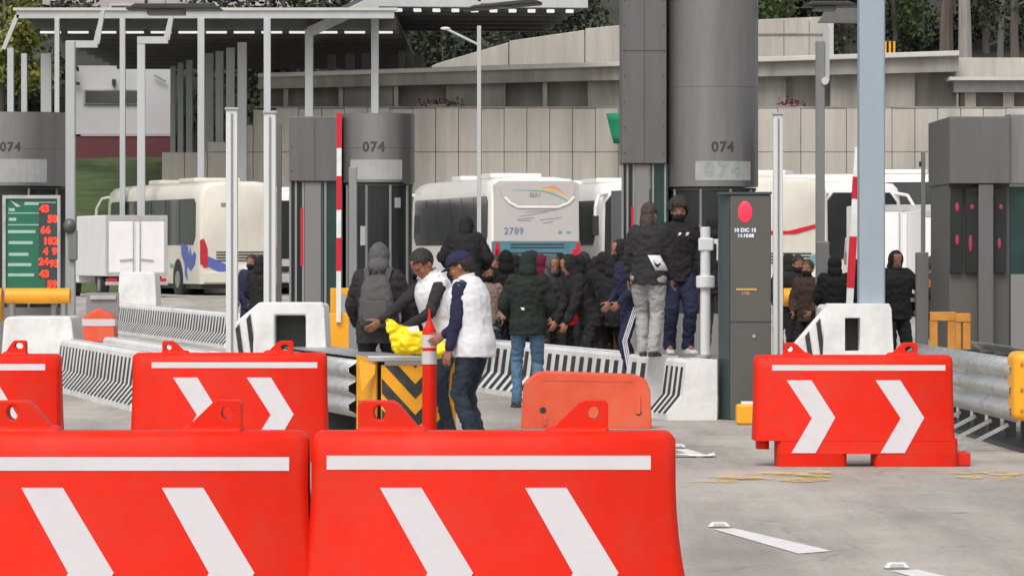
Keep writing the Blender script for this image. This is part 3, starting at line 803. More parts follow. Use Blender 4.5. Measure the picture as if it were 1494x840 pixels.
# ------------------------------------------------------------------ kiosk
def kiosk():
    s = 147; root = empty('payment_kiosk', (PX(1051, s), DD(s), 0), label='tall dark grey payment kiosk with a red oval lamp beside the barrier end', cat='kiosk')
    X = lambda a: PX(a, s) - PX(1051, s); Z = lambda c: PZ(c, s)
    q = MB(); q.box(X(1065), X(1125), 0, .5, Z(613), Z(284)); q.build('front', M['kiosk_front'], root, bevel=.015)
    q = MB(); q.loft([[(0, .16, z), (X(1065) - .002, .01, z), (X(1065) - .002, .5, z), (0, .5, z)] for z in (Z(613), Z(283))]); q.build('side', M['kiosk_side'], root, bevel=.008)
    q = MB(); q.box(-.01, X(1126), -.015, .51, Z(284) + .002, Z(280)); q.build('top', M['kiosk_side'], root)
    q = MB(); q.ell((X(1087), -.004, Z(309)), (10 / s, .012, 15.5 / s), 20, 12); q.build('red_lamp', M['red_lamp'], root)
    fn = lambda cx, cz: (lambda v: Vector((cx + v.x, -.003 + v.y, cz + v.z)))
    text('display_text', '10 DIC 15', .052, M['led_white'], root, fn(X(1087), Z(336)), bold=.0012)
    text('display_text', '11:10:08', .047, M['led_white'], root, fn(X(1088), Z(344)), bold=.0012)
    q = MB(); q.box(X(1074), X(1104), -.006, -.001, Z(423.5), Z(420.5)); q.build('slot_mark', M['amber_print'], root)
    text('slot_text', 'LTIR', .04, M['amber_print'], root, fn(X(1088), Z(428)), bold=.001)
    q = MB(); q.cyl((X(1100), -.012, Z(490)), (X(1100), .01, Z(490)), .018, .018, 14); q.build('lock', M['galv'], root)
    q = MB(); q.box(X(1065) - .001, X(1126), -.004, .0, Z(470), Z(468.6)); q.build('panel_gap', M['black_trim'], root)
kiosk()
q = MB(); q.box(-.11, .11, -.1, .1, 0, .2)
o = q.build('yellow_block', M['yellow_paint'], loc=(PX(1088, 150), DD(151), 0), bevel=.03, seg=3)
tag(o, 'small yellow block on the road at the foot of the kiosk', 'block')
c = MB(); c.box(-.06, .08, -.05, .05, .2, .225); c.build('cap', M['white_paint'], o)

# ------------------------------------------------------------------ striped concrete island barriers
def jersey(name, s0, px0, px1_unused, length, label, per=.36, stripes=True, h=.6, plain_end=0.0, one=0):
    """near end (left foot) stands at px0 with scale s0; runs away along the lane"""
    p0 = Vector((PX(px0, s0), DD(s0), 0))
    root = empty(name, p0, LANE, label=label, cat='concrete barrier')
    prof = [(-.30, 0), (-.30, .06), (-.15, .24), (-.11, h - .03), (-.09, h), (.09, h), (.11, h - .03), (.15, .24), (.30, .06), (.30, 0)]
    if one: prof = [(a if a < 0 else one, z) for a, z in prof[:6]] + [(one, h), (one, 0)]; prof = [p for i, p in enumerate(prof) if p not in prof[:i]]
    # in local space +y runs away, x to the right; gz follows the road
    q = MB(); n = max(2, int(length / 2)); rings = []
    for i in range(n + 1):
        y = length * i / n; dz = gz(p0.y + y * cos(LANE))
        rings.append([(x, y, z + dz) for x, z in prof])
    q.loft(rings)
    if stripes:
        y = .10 + plain_end
        side = [(-.302, .065), (-.1515, .242), (-.1125, h - .075)]
        while y + per * .5 < length:
            dz = gz(p0.y + y * cos(LANE)); w = per * .5
            for k in range(2):
                (xa, za), (xb, zb) = side[k], side[k + 1]
                sh0, sh1 = 0, 0
                q.add([(xa - .003, y, za + dz), (xa - .003, y + w, za + dz), (xb - .003, y + w, zb + dz), (xb - .003, y, zb + dz)], [(0, 1, 2, 3)], 1)
            y += per
    q.build('body', [M['white_paint'], M['black_paint']], root, angle=25)
    # drainage / dirt line on the top
    q = MB(); q.box(-.012, .012, 0.3, length - .3, h + .0005 + (0 if p0.y < 95 else .37), h + .004 + (0 if p0.y < 95 else .37)); q.build('top_joint', M['grey_groove'], root)
    return root
jersey('jersey_barrier', 139, 232, 0, 8.3, 'white island barrier with fine black stripes between the two left red barriers', per=.33)
jersey('jersey_barrier', 139.5, 312, 0, 8.6, 'plain white kerb wall running behind the striped barrier at left', stripes=False, h=.62)
jersey('jersey_barrier', 83.5, 352, 0, 17.5, 'far white barrier with fine grey stripes leading to the white nose block at left', per=.36)
jersey('jersey_barrier', 142, 962, 0, 13.5, 'white island barrier with broad black stripes carrying the people at the centre', per=.40, one=.2)
jersey('jersey_barrier', 147, 1017, 0, .85, 'short barrier block with three black stripes and plain white end beside the kiosk', per=.2, one=.205)
def nose_block(px0, px1, ytop, s, label, hole=None, L=.62, slope=.55, stripes=0, mirror=False):
    root = empty('nose_block', (PX((px0 + px1) / 2, s), DD(s), gz(DD(s))), label=label, cat='concrete barrier')
    w = (px1 - px0) / s / 2; h = PZ(ytop, s) - gz(DD(s))
    out = [(-w, 0), (w, 0), (w * .97, h * .55), (w * .90, h - .05), (w * .84, h), (-w * .84, h), (-w * .93, h - .05), (-w, h * .5)]
    q = MB()
    if hole:
        hx0, hx1, hz0, hz1 = (PX(hole[0], s) - PX((px0 + px1) / 2, s)), (PX(hole[1], s) - PX((px0 + px1) / 2, s)), PZ(hole[3], s), PZ(hole[2], s)
        hl = [(hx0, hz0), (hx0, hz1), (hx1, hz1), (hx1, hz0)]
        q.plate(out, 0, .35, hole=hl)
        q.plate([(a * .98, min(c, h - .02)) for a, c in out], .352, 1.3)
    else:
        q.plate(out, 0, 1.3)
    b_ = q.build('body', M['white_paint'], root, bevel=.025)
    if hole:
        q = MB(); q.box(hx0 + .005, hx1 - .005, .30, .349, hz0 + .005, hz1 - .005); q.build('recess', M['black_trim'], root)
    if stripes:
        # sloping shoulder with black stripes on the left
        q = MB()
        sh = [(-w + .14, 0), (-w + .14, h - .004), (-w + .05, h - .012), (-w - L, h * (1 - slope)), (-w - L, 0)]
        q.plate(sh, .05, .22); q.build('shoulder', M['white_paint'], root, bevel=.02)
        q = MB()
        for k in range(stripes):
            xa = -w - .055 - k * .108
            zt = h - .012 - (abs(xa + w) + .05) / (L + .05) * (h * slope) - .02
            q.plate([(xa + .12, .02), (xa + .165, .02), (xa + .034, zt + .015), (xa - .004, zt - .035)], .03, .06)
        q.build('black_stripes', M['black_paint'], root, smooth=False)
nose_block(368, 479, 441, 150, 'white concrete nose block with a dark square recess behind the second row red barrier', hole=(401, 446, 460, 510), stripes=2, L=.16, slope=.16)
nose_block(1200, 1306, 443, 150, 'white concrete nose block with slanted black stripes around the big blue grey pole', hole=(1233, 1255, 464, 512), stripes=4, L=.60, slope=.66)
nose_block(172, 229, 397, 68, 'tall plain white nose block at the head of the far striped barrier', stripes=0)
nose_block(2, 110, 462, 118.5, 'wide plain white concrete block under the green tariff sign', stripes=0)

# ------------------------------------------------------------------ tariff sign
def tariff():
    s = 115; root = empty('tariff_sign', (PX(46, s), DD(s), 0), label='green toll tariff sign with red lit digits in a grey frame', cat='sign')
    X = lambda a: PX(a, s) - PX(46, s); Z = lambda c: PZ(c, s)
    q = MB(); q.plate([(X(4), Z(440)), (X(88), Z(440)), (X(88), Z(285)), (X(4), Z(285))], -.05, .06, hole=[(X(9), Z(432)), (X(9), Z(290)), (X(84), Z(290)), (X(84), Z(432))]); q.build('frame', M['galv'], root, bevel=.008)
    q = MB(); q.box(X(9) + .002, X(84) - .002, -.02, .04, Z(432) + .002, Z(290) - .002); q.build('board', M['sign_green'], root)
    q = MB(); q.box(X(66), X(83.5), -.03, -.021, Z(420), Z(296)); q.box(X(57), X(66), -.03, -.021, Z(405), Z(296)); q.build('led_board', M['led_board'], root)
    q = MB()
    for y, a0, a1 in ((297, 36, 82), (306, 13, 22), (320, 13, 24), (338, 12, 52), (354, 13, 48), (371, 13, 42), (386, 12, 46), (401, 12, 50), (311, 12, 64), (328, 12, 64)):
        hgt = 2.2 if y not in (311, 328) else .8
        q.box(X(a0), X(a1), -.026, -.021, Z(y + hgt), Z(y - hgt))
    q.build('tariff_lines', M['sign_text'], root, smooth=False)
    q = MB(); q.add([(X(14), -.027, Z(291.5)), (X(31), -.027, Z(301)), (X(24), -.027, Z(302)), (X(20), -.027, Z(297))], [(0, 1, 2, 3)]); q.build('emblem', M['tape'], root, smooth=False)
    fn = lambda cx, cz: (lambda v: Vector((cx + v.x, -.034 + v.y, cz + v.z)))
    for t, a, c in (('43', 65, 305), ('50', 77, 320), ('66', 67, 336), ('182', 74, 352), ('4', 67, 367), ('9', 80, 367), ('24', 64, 382), ('93', 79.5, 385), ('43', 65, 400), ('59', 76.5, 415)):
        text('lit_digits', t, .125, M['led_red'], root, fn(X(a), Z(c)), bold=.006)
    for a in (14, 78):
        q = MB(); q.box(X(a) - .03, X(a) + .03, .0, .05, 0, Z(440)); q.build('leg', M['steel_mid'], root)
tariff()
def yellow_bar(px0, px1, y0, y1, s, label, stem=True):
    root = empty('yellow_guard', (PX((px0 + px1) / 2, s), DD(s), 0), label=label, cat='bumper')
    w = (px1 - px0) / s / 2; r = (y1 - y0) / s / 2; z = PZ((y0 + y1) / 2, s)
    q = MB(); q.cyl((-w, 0, z), (w, 0, z), r, r, 20); q.build('bar', M['yellow_paint'], root, bevel=.015)
    for k in ((0,) if stem else (-w * .8, w * .8)):
        q = MB(); q.cyl((k, 0, 0), (k, 0, z), .045, .045, 12); q.build('post', M['yellow_paint'] if stem else M['steel_mid'], root)
yellow_bar(8, 103, 420, 443, 116.5, 'long yellow padded bar across the bottom of the green tariff sign', stem=False)
yellow_bar(1143, 1188, 420, 447, 105, 'yellow round bar on a post behind the white light curtain post', stem=True)
yellow_bar(590, 616, 418, 442, 112, 'short yellow bar between the backpack man and the bareheaded vest man', stem=True)
yellow_bar(-14, 4, 420, 470, 116, 'yellow bumper cut by the left edge beside the tariff sign', stem=True)
def hoop(px0, px1, ytop, s, label):
    root = empty('guard_hoop', (PX((px0 + px1) / 2, s), DD(s), 0), label=label, cat='guard rail')
    w = (px1 - px0) / s / 2; z = PZ(ytop, s)
    for k in (-1, 1):
        q = MB(); q.box(k * w - .045, k * w + .045, -.05, .05, 0, z); q.build('post', M['rust_yellow'], root, bevel=.01)
    q = MB(); q.box(-w - .045, w + .045, -.06, .06, z - .10, z + .002); q.build('rail', M['rust_yellow'], root, bevel=.01)
hoop(1345, 1384, 408, 115, 'rusty yellow guard hoop behind the hooded person at right')
hoop(1362, 1388, 455, 130, 'low brown yellow guard frame nearer the square booth at right')
hoop(1396, 1410, 457, 128, 'narrow orange guard frame against the square booth at right')
root = empty('booth_guard', (PX(496, 128), DD(128), 0), label='orange yellow steel plate guarding the middle booth left of the backpack man', cat='guard rail')
q = MB(); q.box(-.11, .11, -.04, .04, 0, PZ(420, 128)); q.build('plate', M['yellow_paint'], root, bevel=.01)
q = MB(); q.box(-.04, .07, -.055, -.041, PZ(475, 128), PZ(428, 128)); q.build('notice', M['pale_sticker'], root)
root = empty('guard_bollard', (PX(897, 120), DD(120), 0), label='rust orange guard post behind the crowd left of the striped trousers', cat='guard rail')
q = MB(); q.box(-.10, .10, -.06, .06, 0, PZ(457, 120)); q.build('post', M['rust_yellow'], root, bevel=.01)
q = MB(); q.box(-.11, .11, -.07, .07, PZ(457, 120) + .001, PZ(455, 120) + .02); q.build('cap', M['tan_cloth'], root)

# ------------------------------------------------------------------ poles, light curtains and booms
def pole(name, px0, px1, y0, s, m, label, cat='pole', parts=(), round_=False, ybase=None, group=None):
    root = empty(name, (PX((px0 + px1) / 2, s), DD(s), gz(DD(s)) if ybase is None else ybase), label=label, cat=cat, group=group)
    w = (px1 - px0) / s / 2; z = PZ(y0, s) - root.location.z
    q = MB()
    if round_: q.cyl((0, 0, 0), (0, 0, z), w, w, 20)
    else: q.box(-w, w, -w, w, 0, z)
    q.build('shaft', m, root, bevel=min(.02, w * .2))
    return root, (lambda a: PX(a, s) - root.location.x), (lambda c: PZ(c, s) - root.location.z), w
r, X, Z, w = pole('steel_pole', 1252, 1290, -40, 149, M['steel_blue'], 'thick square blue grey pole rising out of the picture at right')
q = MB(); q.box(-w * 1.5, w * 1.5, -w * 1.5, w * 1.5, 0, .03); q.build('base_plate', M['steel_mid'], r)
def curtain(px0, px1, y0, s, label, mid=True):
    r, X, Z, w = pole('light_curtain_post', px0, px1, y0, s, M['white_steel'], label, 'post', group='white light curtain posts of the toll lanes')
    q = MB(); q.box(-w * .12, w * .22, -w - .012, -w - .0, .15, Z(y0 + 6)); q.build('slot', M['steel_mid'], r)
    q = MB(); q.box(-w * 1.5, w * 1.5, -w * 1.5, w * 1.5, 0, .025); q.build('base_plate', M['steel_mid'], r)
    q = MB(); q.box(-w - .01, w + .01, -w - .02, w + .01, Z(y0) - .001, Z(y0) + .02); q.build('cap', M['steel_light'], r)
curtain(330, 347, 160, 140, 'tall double white light curtain post above the left red barrier')
curtain(385, 403, 165, 130, 'white light curtain post left of the middle booth, standing behind the nose block')
curtain(1128, 1142, 167, 140, 'white light curtain post right of the dark payment kiosk')
r, X, Z, w = pole('booth_post', 404, 411, 180, 128, M['slab_metal'], 'dark slim post right behind the white light curtain post at the middle booth')
r, X, Z, w = pole('booth_post', 96, 110, 60, 112, M['steel_light'], 'light grey steel post right of the tariff sign')
q = MB(); q.box(-.02, .10, -.12, -.06, Z(380), Z(335)); q.build('loudspeaker', M['steel_mid'], r, bevel=.02)
q = MB(); q.ell((.0, -.1, Z(330)), (.09, .08, .1)); q.build('camera', M['slab_metal'], r)
r, X, Z, w = pole('signal_post', 509, 521, 244, 134, M['steel_mid'], 'grey square signal post in front of the middle booth window')
r, X, Z, w = pole('street_lamp', 696, 702, 38, 62, M['steel_light'], 'thin street lamp with a slanted arm left of the centre coach', 'street lamp')
q = MB(); q.cyl((0, 0, Z(66)), (X(652), 0, Z(43)), .03, .03, 8); q.build('arm', M['steel_light'], r)
q = MB(); q.ell((X(650), 0, Z(42)), (.12, .06, .04)); q.build('lamp', M['white_steel'], r)
r, X, Z, w = pole('camera_pole', 1190, 1203, 60, 110, M['steel_mid'], 'grey camera pole with a white camera left of the big pole', 'pole')
q = MB(); q.box(-w * .9, w * 2.0, -.1, .12, 0, Z(352)); q.build('cabinet', M['booth_grey'], r, bevel=.02)
q = MB(); q.cyl((X(1203), -.1, Z(119)), (X(1203), .1, Z(117)), .05, .05, 10); q.build('camera', M['white_steel'], r)
q = MB(); q.box(X(1194) + .06, X(1199) + .1, -.03, .05, Z(118), Z(40)); q.build('upper_tube', M['steel_light'], r)
r, X, Z, w = pole('post_with_box', 1344, 1350, 221, 118, M['steel_mid'], 'slim dark post with a grey box right of the hooded person', 'pole')
q = MB(); q.box(X(1336), X(1354), -.08, .08, 0, Z(368)); q.build('box', M['booth_grey'], r, bevel=.01)
q = MB(); q.box(X(1341), X(1344), -.03, .03, Z(243), Z(236)); q.build('sensor', M['black_trim'], r)
def boom(pxb, yb, pxt, yt, s, bands, label, wpx=8):
    b0 = Vector((PX(pxb, s), DD(s), PZ(yb, s))); t = Vector((PX(pxt, s), DD(s), PZ(yt, s)))
    root = empty('barrier_boom', (b0.x, b0.y, 0), label=label, cat='barrier gate')
    q = MB(); q.bar((0, 0, b0.z), t - Vector((b0.x, b0.y, 0)), wpx / s, .04, up=(0, 1, 0)); q.build('arm', M['white_paint'], root)
    for y0, y1 in bands:
        f0, f1 = (y0 - yb) / (yt - yb), (y1 - yb) / (yt - yb)
        q = MB(); q.bar(b0.lerp(t, f0) - Vector((b0.x, b0.y, 0)), b0.lerp(t, f1) - Vector((b0.x, b0.y, 0)), wpx / s + .006, .046, up=(0, 1, 0)); q.build('red_band', M['red_band'], root)
    q = MB(); q.box(-.16, .16, .03, .35, 0, min(1.0, b0.z + .1)); q.build('housing', M['yellow_paint'], root, bevel=.02)
boom(494, 470, 495, 165, 131, ((165, 216), (257, 306), (347, 395)), 'raised red and white boom standing upright at the middle booth', 7)
boom(1238, 470, 1252, 215, 142, ((258, 290), (345, 420)), 'raised boom leaning right, red and white, against the big pole', 10)
def antenna_post():
    s = 144; z0 = .6
    root = empty('antenna_post', (PX(1029, s), DD(s), z0), label='white round post with clamp rings and a bracket standing on the short barrier', cat='post')
    Z = lambda c: PZ(c, s) - z0
    q = MB(); q.cyl((0, 0, 0), (0, 0, Z(331)), .05, .05, 16); q.build('tube', M['white_steel'], root, bevel=.008)
    q = MB(); q.cyl((0, 0, Z(420)), (0, 0, Z(402)), .095, .095, 18); q.build('clamp', M['white_steel'], root, bevel=.015)
    q = MB(); q.box(-.07, .08, -.06, .06, Z(366), Z(347)); q.build('clamp', M['white_steel'], root, bevel=.015)
    q = MB(); q.bar((.06, 0, Z(352)), (.14, 0, Z(352)), .05, .05); q.box(.115, .15, -.03, .03, Z(380), Z(350)); q.build('bracket', M['white_paint'], root)
    q = MB(); q.cyl((0, 0, 0), (0, 0, .03), .11, .11, 16); q.build('base_plate', M['galv'], root)
antenna_post()
# ------------------------------------------------------------------ water filled red barriers
def red_barrier(name, L, H, s, px_left, band, chev, ears, label, group, notch=False, mt='orange_plastic'):
    D = DD(s)
    root = empty(name, (PX(px_left, s) + L / 2, D, 0), label=label, cat='traffic barrier', group=group)
    yb, yt = .235, .125                                   # half thickness low and high
    yf = lambda z: -(yb + (yt - yb) * min(1, max(0, (z - .1) / (H - .1))))
    X = lambda x: x - L / 2
    q = MB(); rings = []
    def ring(x0, x1, y, z, c=.035):
        pts = []
        for sx, sy in ((-1, -1), (1, -1), (1, 1), (-1, 1)):
            px_ = x1 if sx > 0 else x0; py_ = sy * y
            a = [(px_ - sx * c, py_), (px_, py_ - sy * c)]
            if sx * sy < 0: pass
            else: a = a if sx < 0 and sy < 0 else a
            pts.append((a, sx, sy))
        out = []
        (a, _, _) = pts[0]; out += [(a[1]), (a[0])]
        (a, _, _) = pts[1]; out += [(a[0]), (a[1])]
        (a, _, _) = pts[2]; out += [(a[1]), (a[0])]
        (a, _, _) = pts[3]; out += [(a[0]), (a[1])]
        return [(p[0], p[1], z) for p in out]
    zs = [.2, .3, .42, .55, .7, .82, H - .03, H - .008, H]
    zs = [.2] + [.2 + (H - .23) * i / 8 for i in range(1, 9)] + [H - .012, H]
    for z in zs:
        t = max(0, (H * .8 - z) / H); fl = (.03 if notch or H < .9 else .24) * t * t
        inset = 0 if z < H - .02 else (.012 if z < H - .005 else .03)
        rings.append(ring(X(-fl) + inset, X(L + fl) - inset, -yf(z) - inset, z))
    q.loft(rings)
    n0 = .165 if notch else -.02
    r2 = [ring(X(n0 + .003), X(L + .03), -yf(z) - .003, z) for z in (.10, .215)]
    q.loft(r2)
    r3 = [(ring(X(n0 + .004), X(L * .46), yb - .004, z), ring(X(L * .60), X(L + .03), yb - .004, z)) for z in (0, .09)]
    q.loft([r3[0][0], [(p[0], p[1], .105) for p in r3[1][0]]]); q.loft([r3[0][1], [(p[0], p[1], .105) for p in r3[1][1]]])
    body = q.build('body', M[mt], root, angle=50)
    if notch:
        q = MB(); q.cyl((X(.065), -.06, .13), (X(.065), -.06, .21), .05, .05, 16); q.cyl((X(.065), .06, .13), (X(.065), .06, .21), .05, .05, 16); q.build('lug', M[mt], root)
        q = MB(); q.box(X(L + .01), X(L + .135), -.16, .16, .002, .105); q.build('coupling', M[mt], root, bevel=.012)
    for e in ears:
        q = MB(); q.plate(e['o'], -.06, .06, hole=e.get('h')); 
        q.v = [Vector((v.x - L / 2, v.y, v.z)) for v in q.v]
        q.build('lifting_ear', M[mt], root, bevel=.016, seg=3)
        # fillet web that widens the ear towards the body
        q = MB(); o = e['w']
        q.loft([[(X(o[0]), -yt * .8, H - .02), (X(o[1]), -yt * .8, H - .02), (X(o[1]), yt * .8, H - .02), (X(o[0]), yt * .8, H - .02)],
                [(X(o[0]) + .012 * o[2], -.07, H + .02), (X(o[1]) - .012 * o[3], -.07, H + .02), (X(o[1]) - .012 * o[3], .07, H + .02), (X(o[0]) + .012 * o[2], .07, H + .02)]])
        q.build('ear_web', M[mt], root, bevel=.015)
    sheet = lambda pts: [((X(p[0]), p[1])) for p in pts]
    def tape(nm, pts):
        q = MB(); q.prism(sheet(pts), lambda p: (p[0], yf(p[1]) - .0035, p[1]), lambda p: (p[0], yf(p[1]) + .01, p[1]))
        q.build(nm, M['tape'], root, smooth=False)
    if band: tape('reflective_band', [(band[0], band[2]), (band[1], band[2]), (band[1], band[3]), (band[0], band[3])])
    for dx in chev[1]:
        tape('chevron', [(p[0] + dx, p[1]) for p in chev[0]])
    return root
def circ(cx, cz, rx, rz, n=12): return [(cx + rx * cos(2 * pi * i / n), cz + rz * sin(2 * pi * i / n)) for i in range(n)]
# foreground pair
Lf, Hf, sf = 1.405, .964, 376
ch_f = [(.266, .751), (.4255, .751), (.625, .427), (.4255, .103), (.266, .103), (.45, .427)]
ear_f = [dict(o=[(.178, Hf - .03), (.178, 1.07), (.19, 1.081), (.315, 1.081), (.335, 1.07), (.45, Hf - .03)], h=circ(.262, 1.035, .022, .028), w=(.175, .46, 0, 2.2)),
         dict(o=[(.89, Hf - .03), (1.035, 1.075), (1.055, 1.083), (1.135, 1.083), (1.146, 1.07), (1.146, Hf - .03)], h=circ(1.09, 1.035, .022, .026), w=(.885, 1.15, 2.6, 0))]
g1 = 'red water filled barriers with white chevrons'
red_barrier('traffic_barrier', Lf, Hf, sf, 456, (.061, 1.308, .820, .8735), (ch_f, (0, .558)), ear_f, 'large red barrier with white chevrons in the foreground, right of the pair', g1)
red_barrier('traffic_barrier', Lf, Hf, sf, -77.5, (.061, 1.335, .816, .868), (ch_f, (.04, .58)), ear_f, 'large red barrier with white chevrons cut by the left edge in the foreground', g1)
# second row
Lr, Hr = 1.54, .861
ch_r = [(.246, .668), (.438, .668), (.62, .38), (.465, .107), (.278, .107), (.438, .374)]
ear_r = [dict(o=[(.23, Hr - .03), (.232, .945), (.243, .957), (.31, .957), (.33, .945), (.455, Hr - .03)], h=circ(.283, .905, .024, .022), w=(.225, .46, 0, 2.4)),
         dict(o=[(1.03, Hr - .03), (1.15, .945), (1.17, .957), (1.255, .957), (1.272, .945), (1.272, Hr - .03)], h=circ(1.208, .905, .034, .024), w=(1.02, 1.275, 2.4, 0))]
red_barrier('traffic_barrier', Lr, Hr, 187, 1100, (.134, 1.48, .743, .786), (ch_r, (0, .69)), ear_r, 'red barrier with two white chevrons standing alone on the road at right', g1, notch=True)
red_barrier('traffic_barrier', Lr, Hr, 183, 195, (.155, 1.47, .743, .789), (ch_r, (.08, .665)), ear_r, 'red barrier with white chevrons in front of the white nose block left of centre', g1)
red_barrier('traffic_barrier', Lr, Hr, 185, -196, (.155, 1.43, .735, .785), (ch_r, (.0, .60)), [dict(o=[(1.08, Hr - .03), (1.16, .955), (1.18, .968), (1.255, .968), (1.272, .957), (1.272, Hr - .03)], h=circ(1.215, .925, .034, .024), w=(1.07, 1.275, 2.0, 0)), ear_r[0]],
            'red barrier cut by the left edge behind the foreground pair', g1)
# old faded barrier
def faded():
    s = 154; root = empty('faded_barrier', (PX(856, s), DD(s), 0), label='faded orange plastic barrier with rounded top corners and no chevrons, behind the foreground barrier', cat='traffic barrier')
    Z = lambda c: PZ(c, s); X = lambda a: PX(a, s) - root.location.x
    q = MB(); out = [(X(760), 0), (X(950), 0), (X(948), Z(568)), (X(942), Z(553)), (X(926), Z(546)), (X(800), Z(541)), (X(783), Z(543)), (X(766), Z(556)), (X(763), Z(570))]
    q.plate(out, -.2, .2); q.build('body', M['faded_orange'], root, bevel=.035, seg=3)
    q = MB(); q.plate([(X(790), Z(549)), (X(924), Z(551)), (X(922), Z(556)), (X(792), Z(554))], -.204, -.19); q.build('groove', M['faded_orange'], root)
    q = MB(); q.cyl((X(792), -.205, Z(597)), (X(792), -.15, Z(597)), .03, .03, 12); q.cyl((X(931), -.205, Z(600)), (X(931), -.15, Z(600)), .03, .03, 12); q.build('drain_plug', M['black_trim'], root)
    q = MB(); q.box(X(926), X(934), -.212, -.19, Z(603), Z(576)); q.build('rib', M['faded_orange'], root, bevel=.008)
    q = MB(); q.box(X(792), X(798), -.212, -.19, Z(620), Z(606)); q.build('rib', M['faded_orange'], root, bevel=.008)
faded()
# delineator post
def delineator():
    s = 172; root = empty('delineator_post', (PX(626.5, s), DD(s), 0), label='orange delineator post with white bands and pointed cap in front of the striped crash box', cat='traffic post')
    Z = lambda c: PZ(c, s); r = 10.5 / s
    def seg(n, a, c, m, r0=r, r1=r):
        q = MB(); q.cyl((0, 0, Z(a)), (0, 0, Z(c)), r0, r1, 24); q.build(n, M[m], root)
    seg('tube', 700 if Z(700) > 0.05 else 643, 487, 'orange_plastic')
    seg('reflective_band', 531, 512, 'tape', r + .004, r + .004)
    seg('reflective_band', 507, 488, 'tape', r + .004, r + .004)
    q = MB()
    prof = [(487, r * 1.02), (482, r * .95), (476, r * .62), (470, r * .42), (466, r * .26), (450, r * .10)]
    q.loft([[(rr * cos(2 * pi * i / 20), rr * sin(2 * pi * i / 20), Z(c)) for i in range(20)] for c, rr in prof]); q.build('cap', M['orange_plastic'], root)
    q = MB(); q.cyl((0, 0, 0), (0, 0, .05), .2, .16, 24); q.build('base', M['rubber'], root)
delineator()
# guard rails
TH = [(0, 0), (.012, .03), (.075, .06), (.08, .11), (.015, .15), (.015, .19), (.08, .225), (.08, .275), (.015, .31), (.015, .35), (.075, .385), (.08, .43), (.012, .47), (0, .50)]
def thrie(root, p0, p1, zb0, zb1, side=1, name='rail', k=1.0):
    """three wave beam between ground points; corrugation bulges to the left of p0->p1 times side"""
    p0, p1 = Vector(p0), Vector(p1); d = (p1 - p0).normalized(); nn = Vector((d.y, -d.x, 0)) * side
    q = MB(); rings = []
    for p, zb in ((p0, zb0), (p1, zb1)):
        a = [p + nn * y + Vector((0, 0, zb + z * k)) for y, z in TH]
        rings.append(a)
    q.loft(rings, close=False, caps=False)
    o = q.build(name, M['galv'], root, angle=30)
    m_ = o.modifiers.new('t', 'SOLIDIFY'); m_.thickness = .006; m_.offset = 0
    return o
def rail_right():
    s0, s1 = 148, 176
    A = Vector((PX(1335, s0), DD(s0), 0)); Bq = Vector((PX(1486, s1), DD(s1), 0))
    root = empty('guard_rail', A, label='grey three wave guard rail with yellow end cap at the right edge', cat='guard rail')
    l = lambda v: Vector(v) - A
    e = l(Bq)
    thrie(root, (0, 0, 0), e, .24, .25, 1, k=1.06)
    d = e.normalized(); nn = Vector((d.y, -d.x, 0))
    off = -nn * .55
    thrie(root, off, e + off, .26, .27, -1, k=1.06)
    L = e.length
    for i in range(7):
        p = d * (L * (i + .6) / 7)
        q = MB(); q.bar(p + off + Vector((0, 0, .66)), p + Vector((0, 0, .66)), .09, .12); q.bar(p + off * .5, p + off * .5 + Vector((0, 0, .66)), .1, .1, up=(0, 1, 0)); q.build('diaphragm', M['black_trim'], root)
        q = MB(); q.bar(p + nn * .03 + Vector((.0, 0, .22)), p + nn * .42 + Vector((-.02, 0, .01)), .045, .03); q.build('strut', M['galv'], root)
    for f in (.46, .62, .80):
        p = d * L * f + nn * .03 + Vector((0, 0, .51))
        q = MB(); q.ell(p, (.035, .02, .025)); q.build('bolt', M['black_trim'], root)
    q = MB(); q.bar(d * L * .84 + nn * .03 + Vector((0, 0, .52)), d * L * 1.0 + nn * .03 + Vector((0, 0, .52)), .012, .02); q.build('slot', M['black_trim'], root)
    q = MB(); q.bar(off * .5 + Vector((0, 0, .01)), e + off * .5 + Vector((0, 0, .01)), .5, .05, up=(0, 0, 1)); q.build('track', M['black_trim'], root)
    q = MB(); c = e + d * .1
    q.loft([[(c.x - .07, c.y - .1, .27), (c.x + .6, c.y - .16, .27), (c.x + .6, c.y + .45, .27), (c.x - .07, c.y + .4, .27)],
            [(c.x - .07, c.y - .1, .84), (c.x + .6, c.y - .16, .84), (c.x + .6, c.y + .45, .84), (c.x - .07, c.y + .4, .84)]])
    cp = q.build('end_cap', M['yellow_paint'], root, bevel=.07, seg=4)
    q = MB()
    for z in (.36, .53, .74): q.ell((c.x + .0, c.y - .112, z), (.014, .008, .02))
    q.build('bolt', M['rust_yellow'], cp)
rail_right()
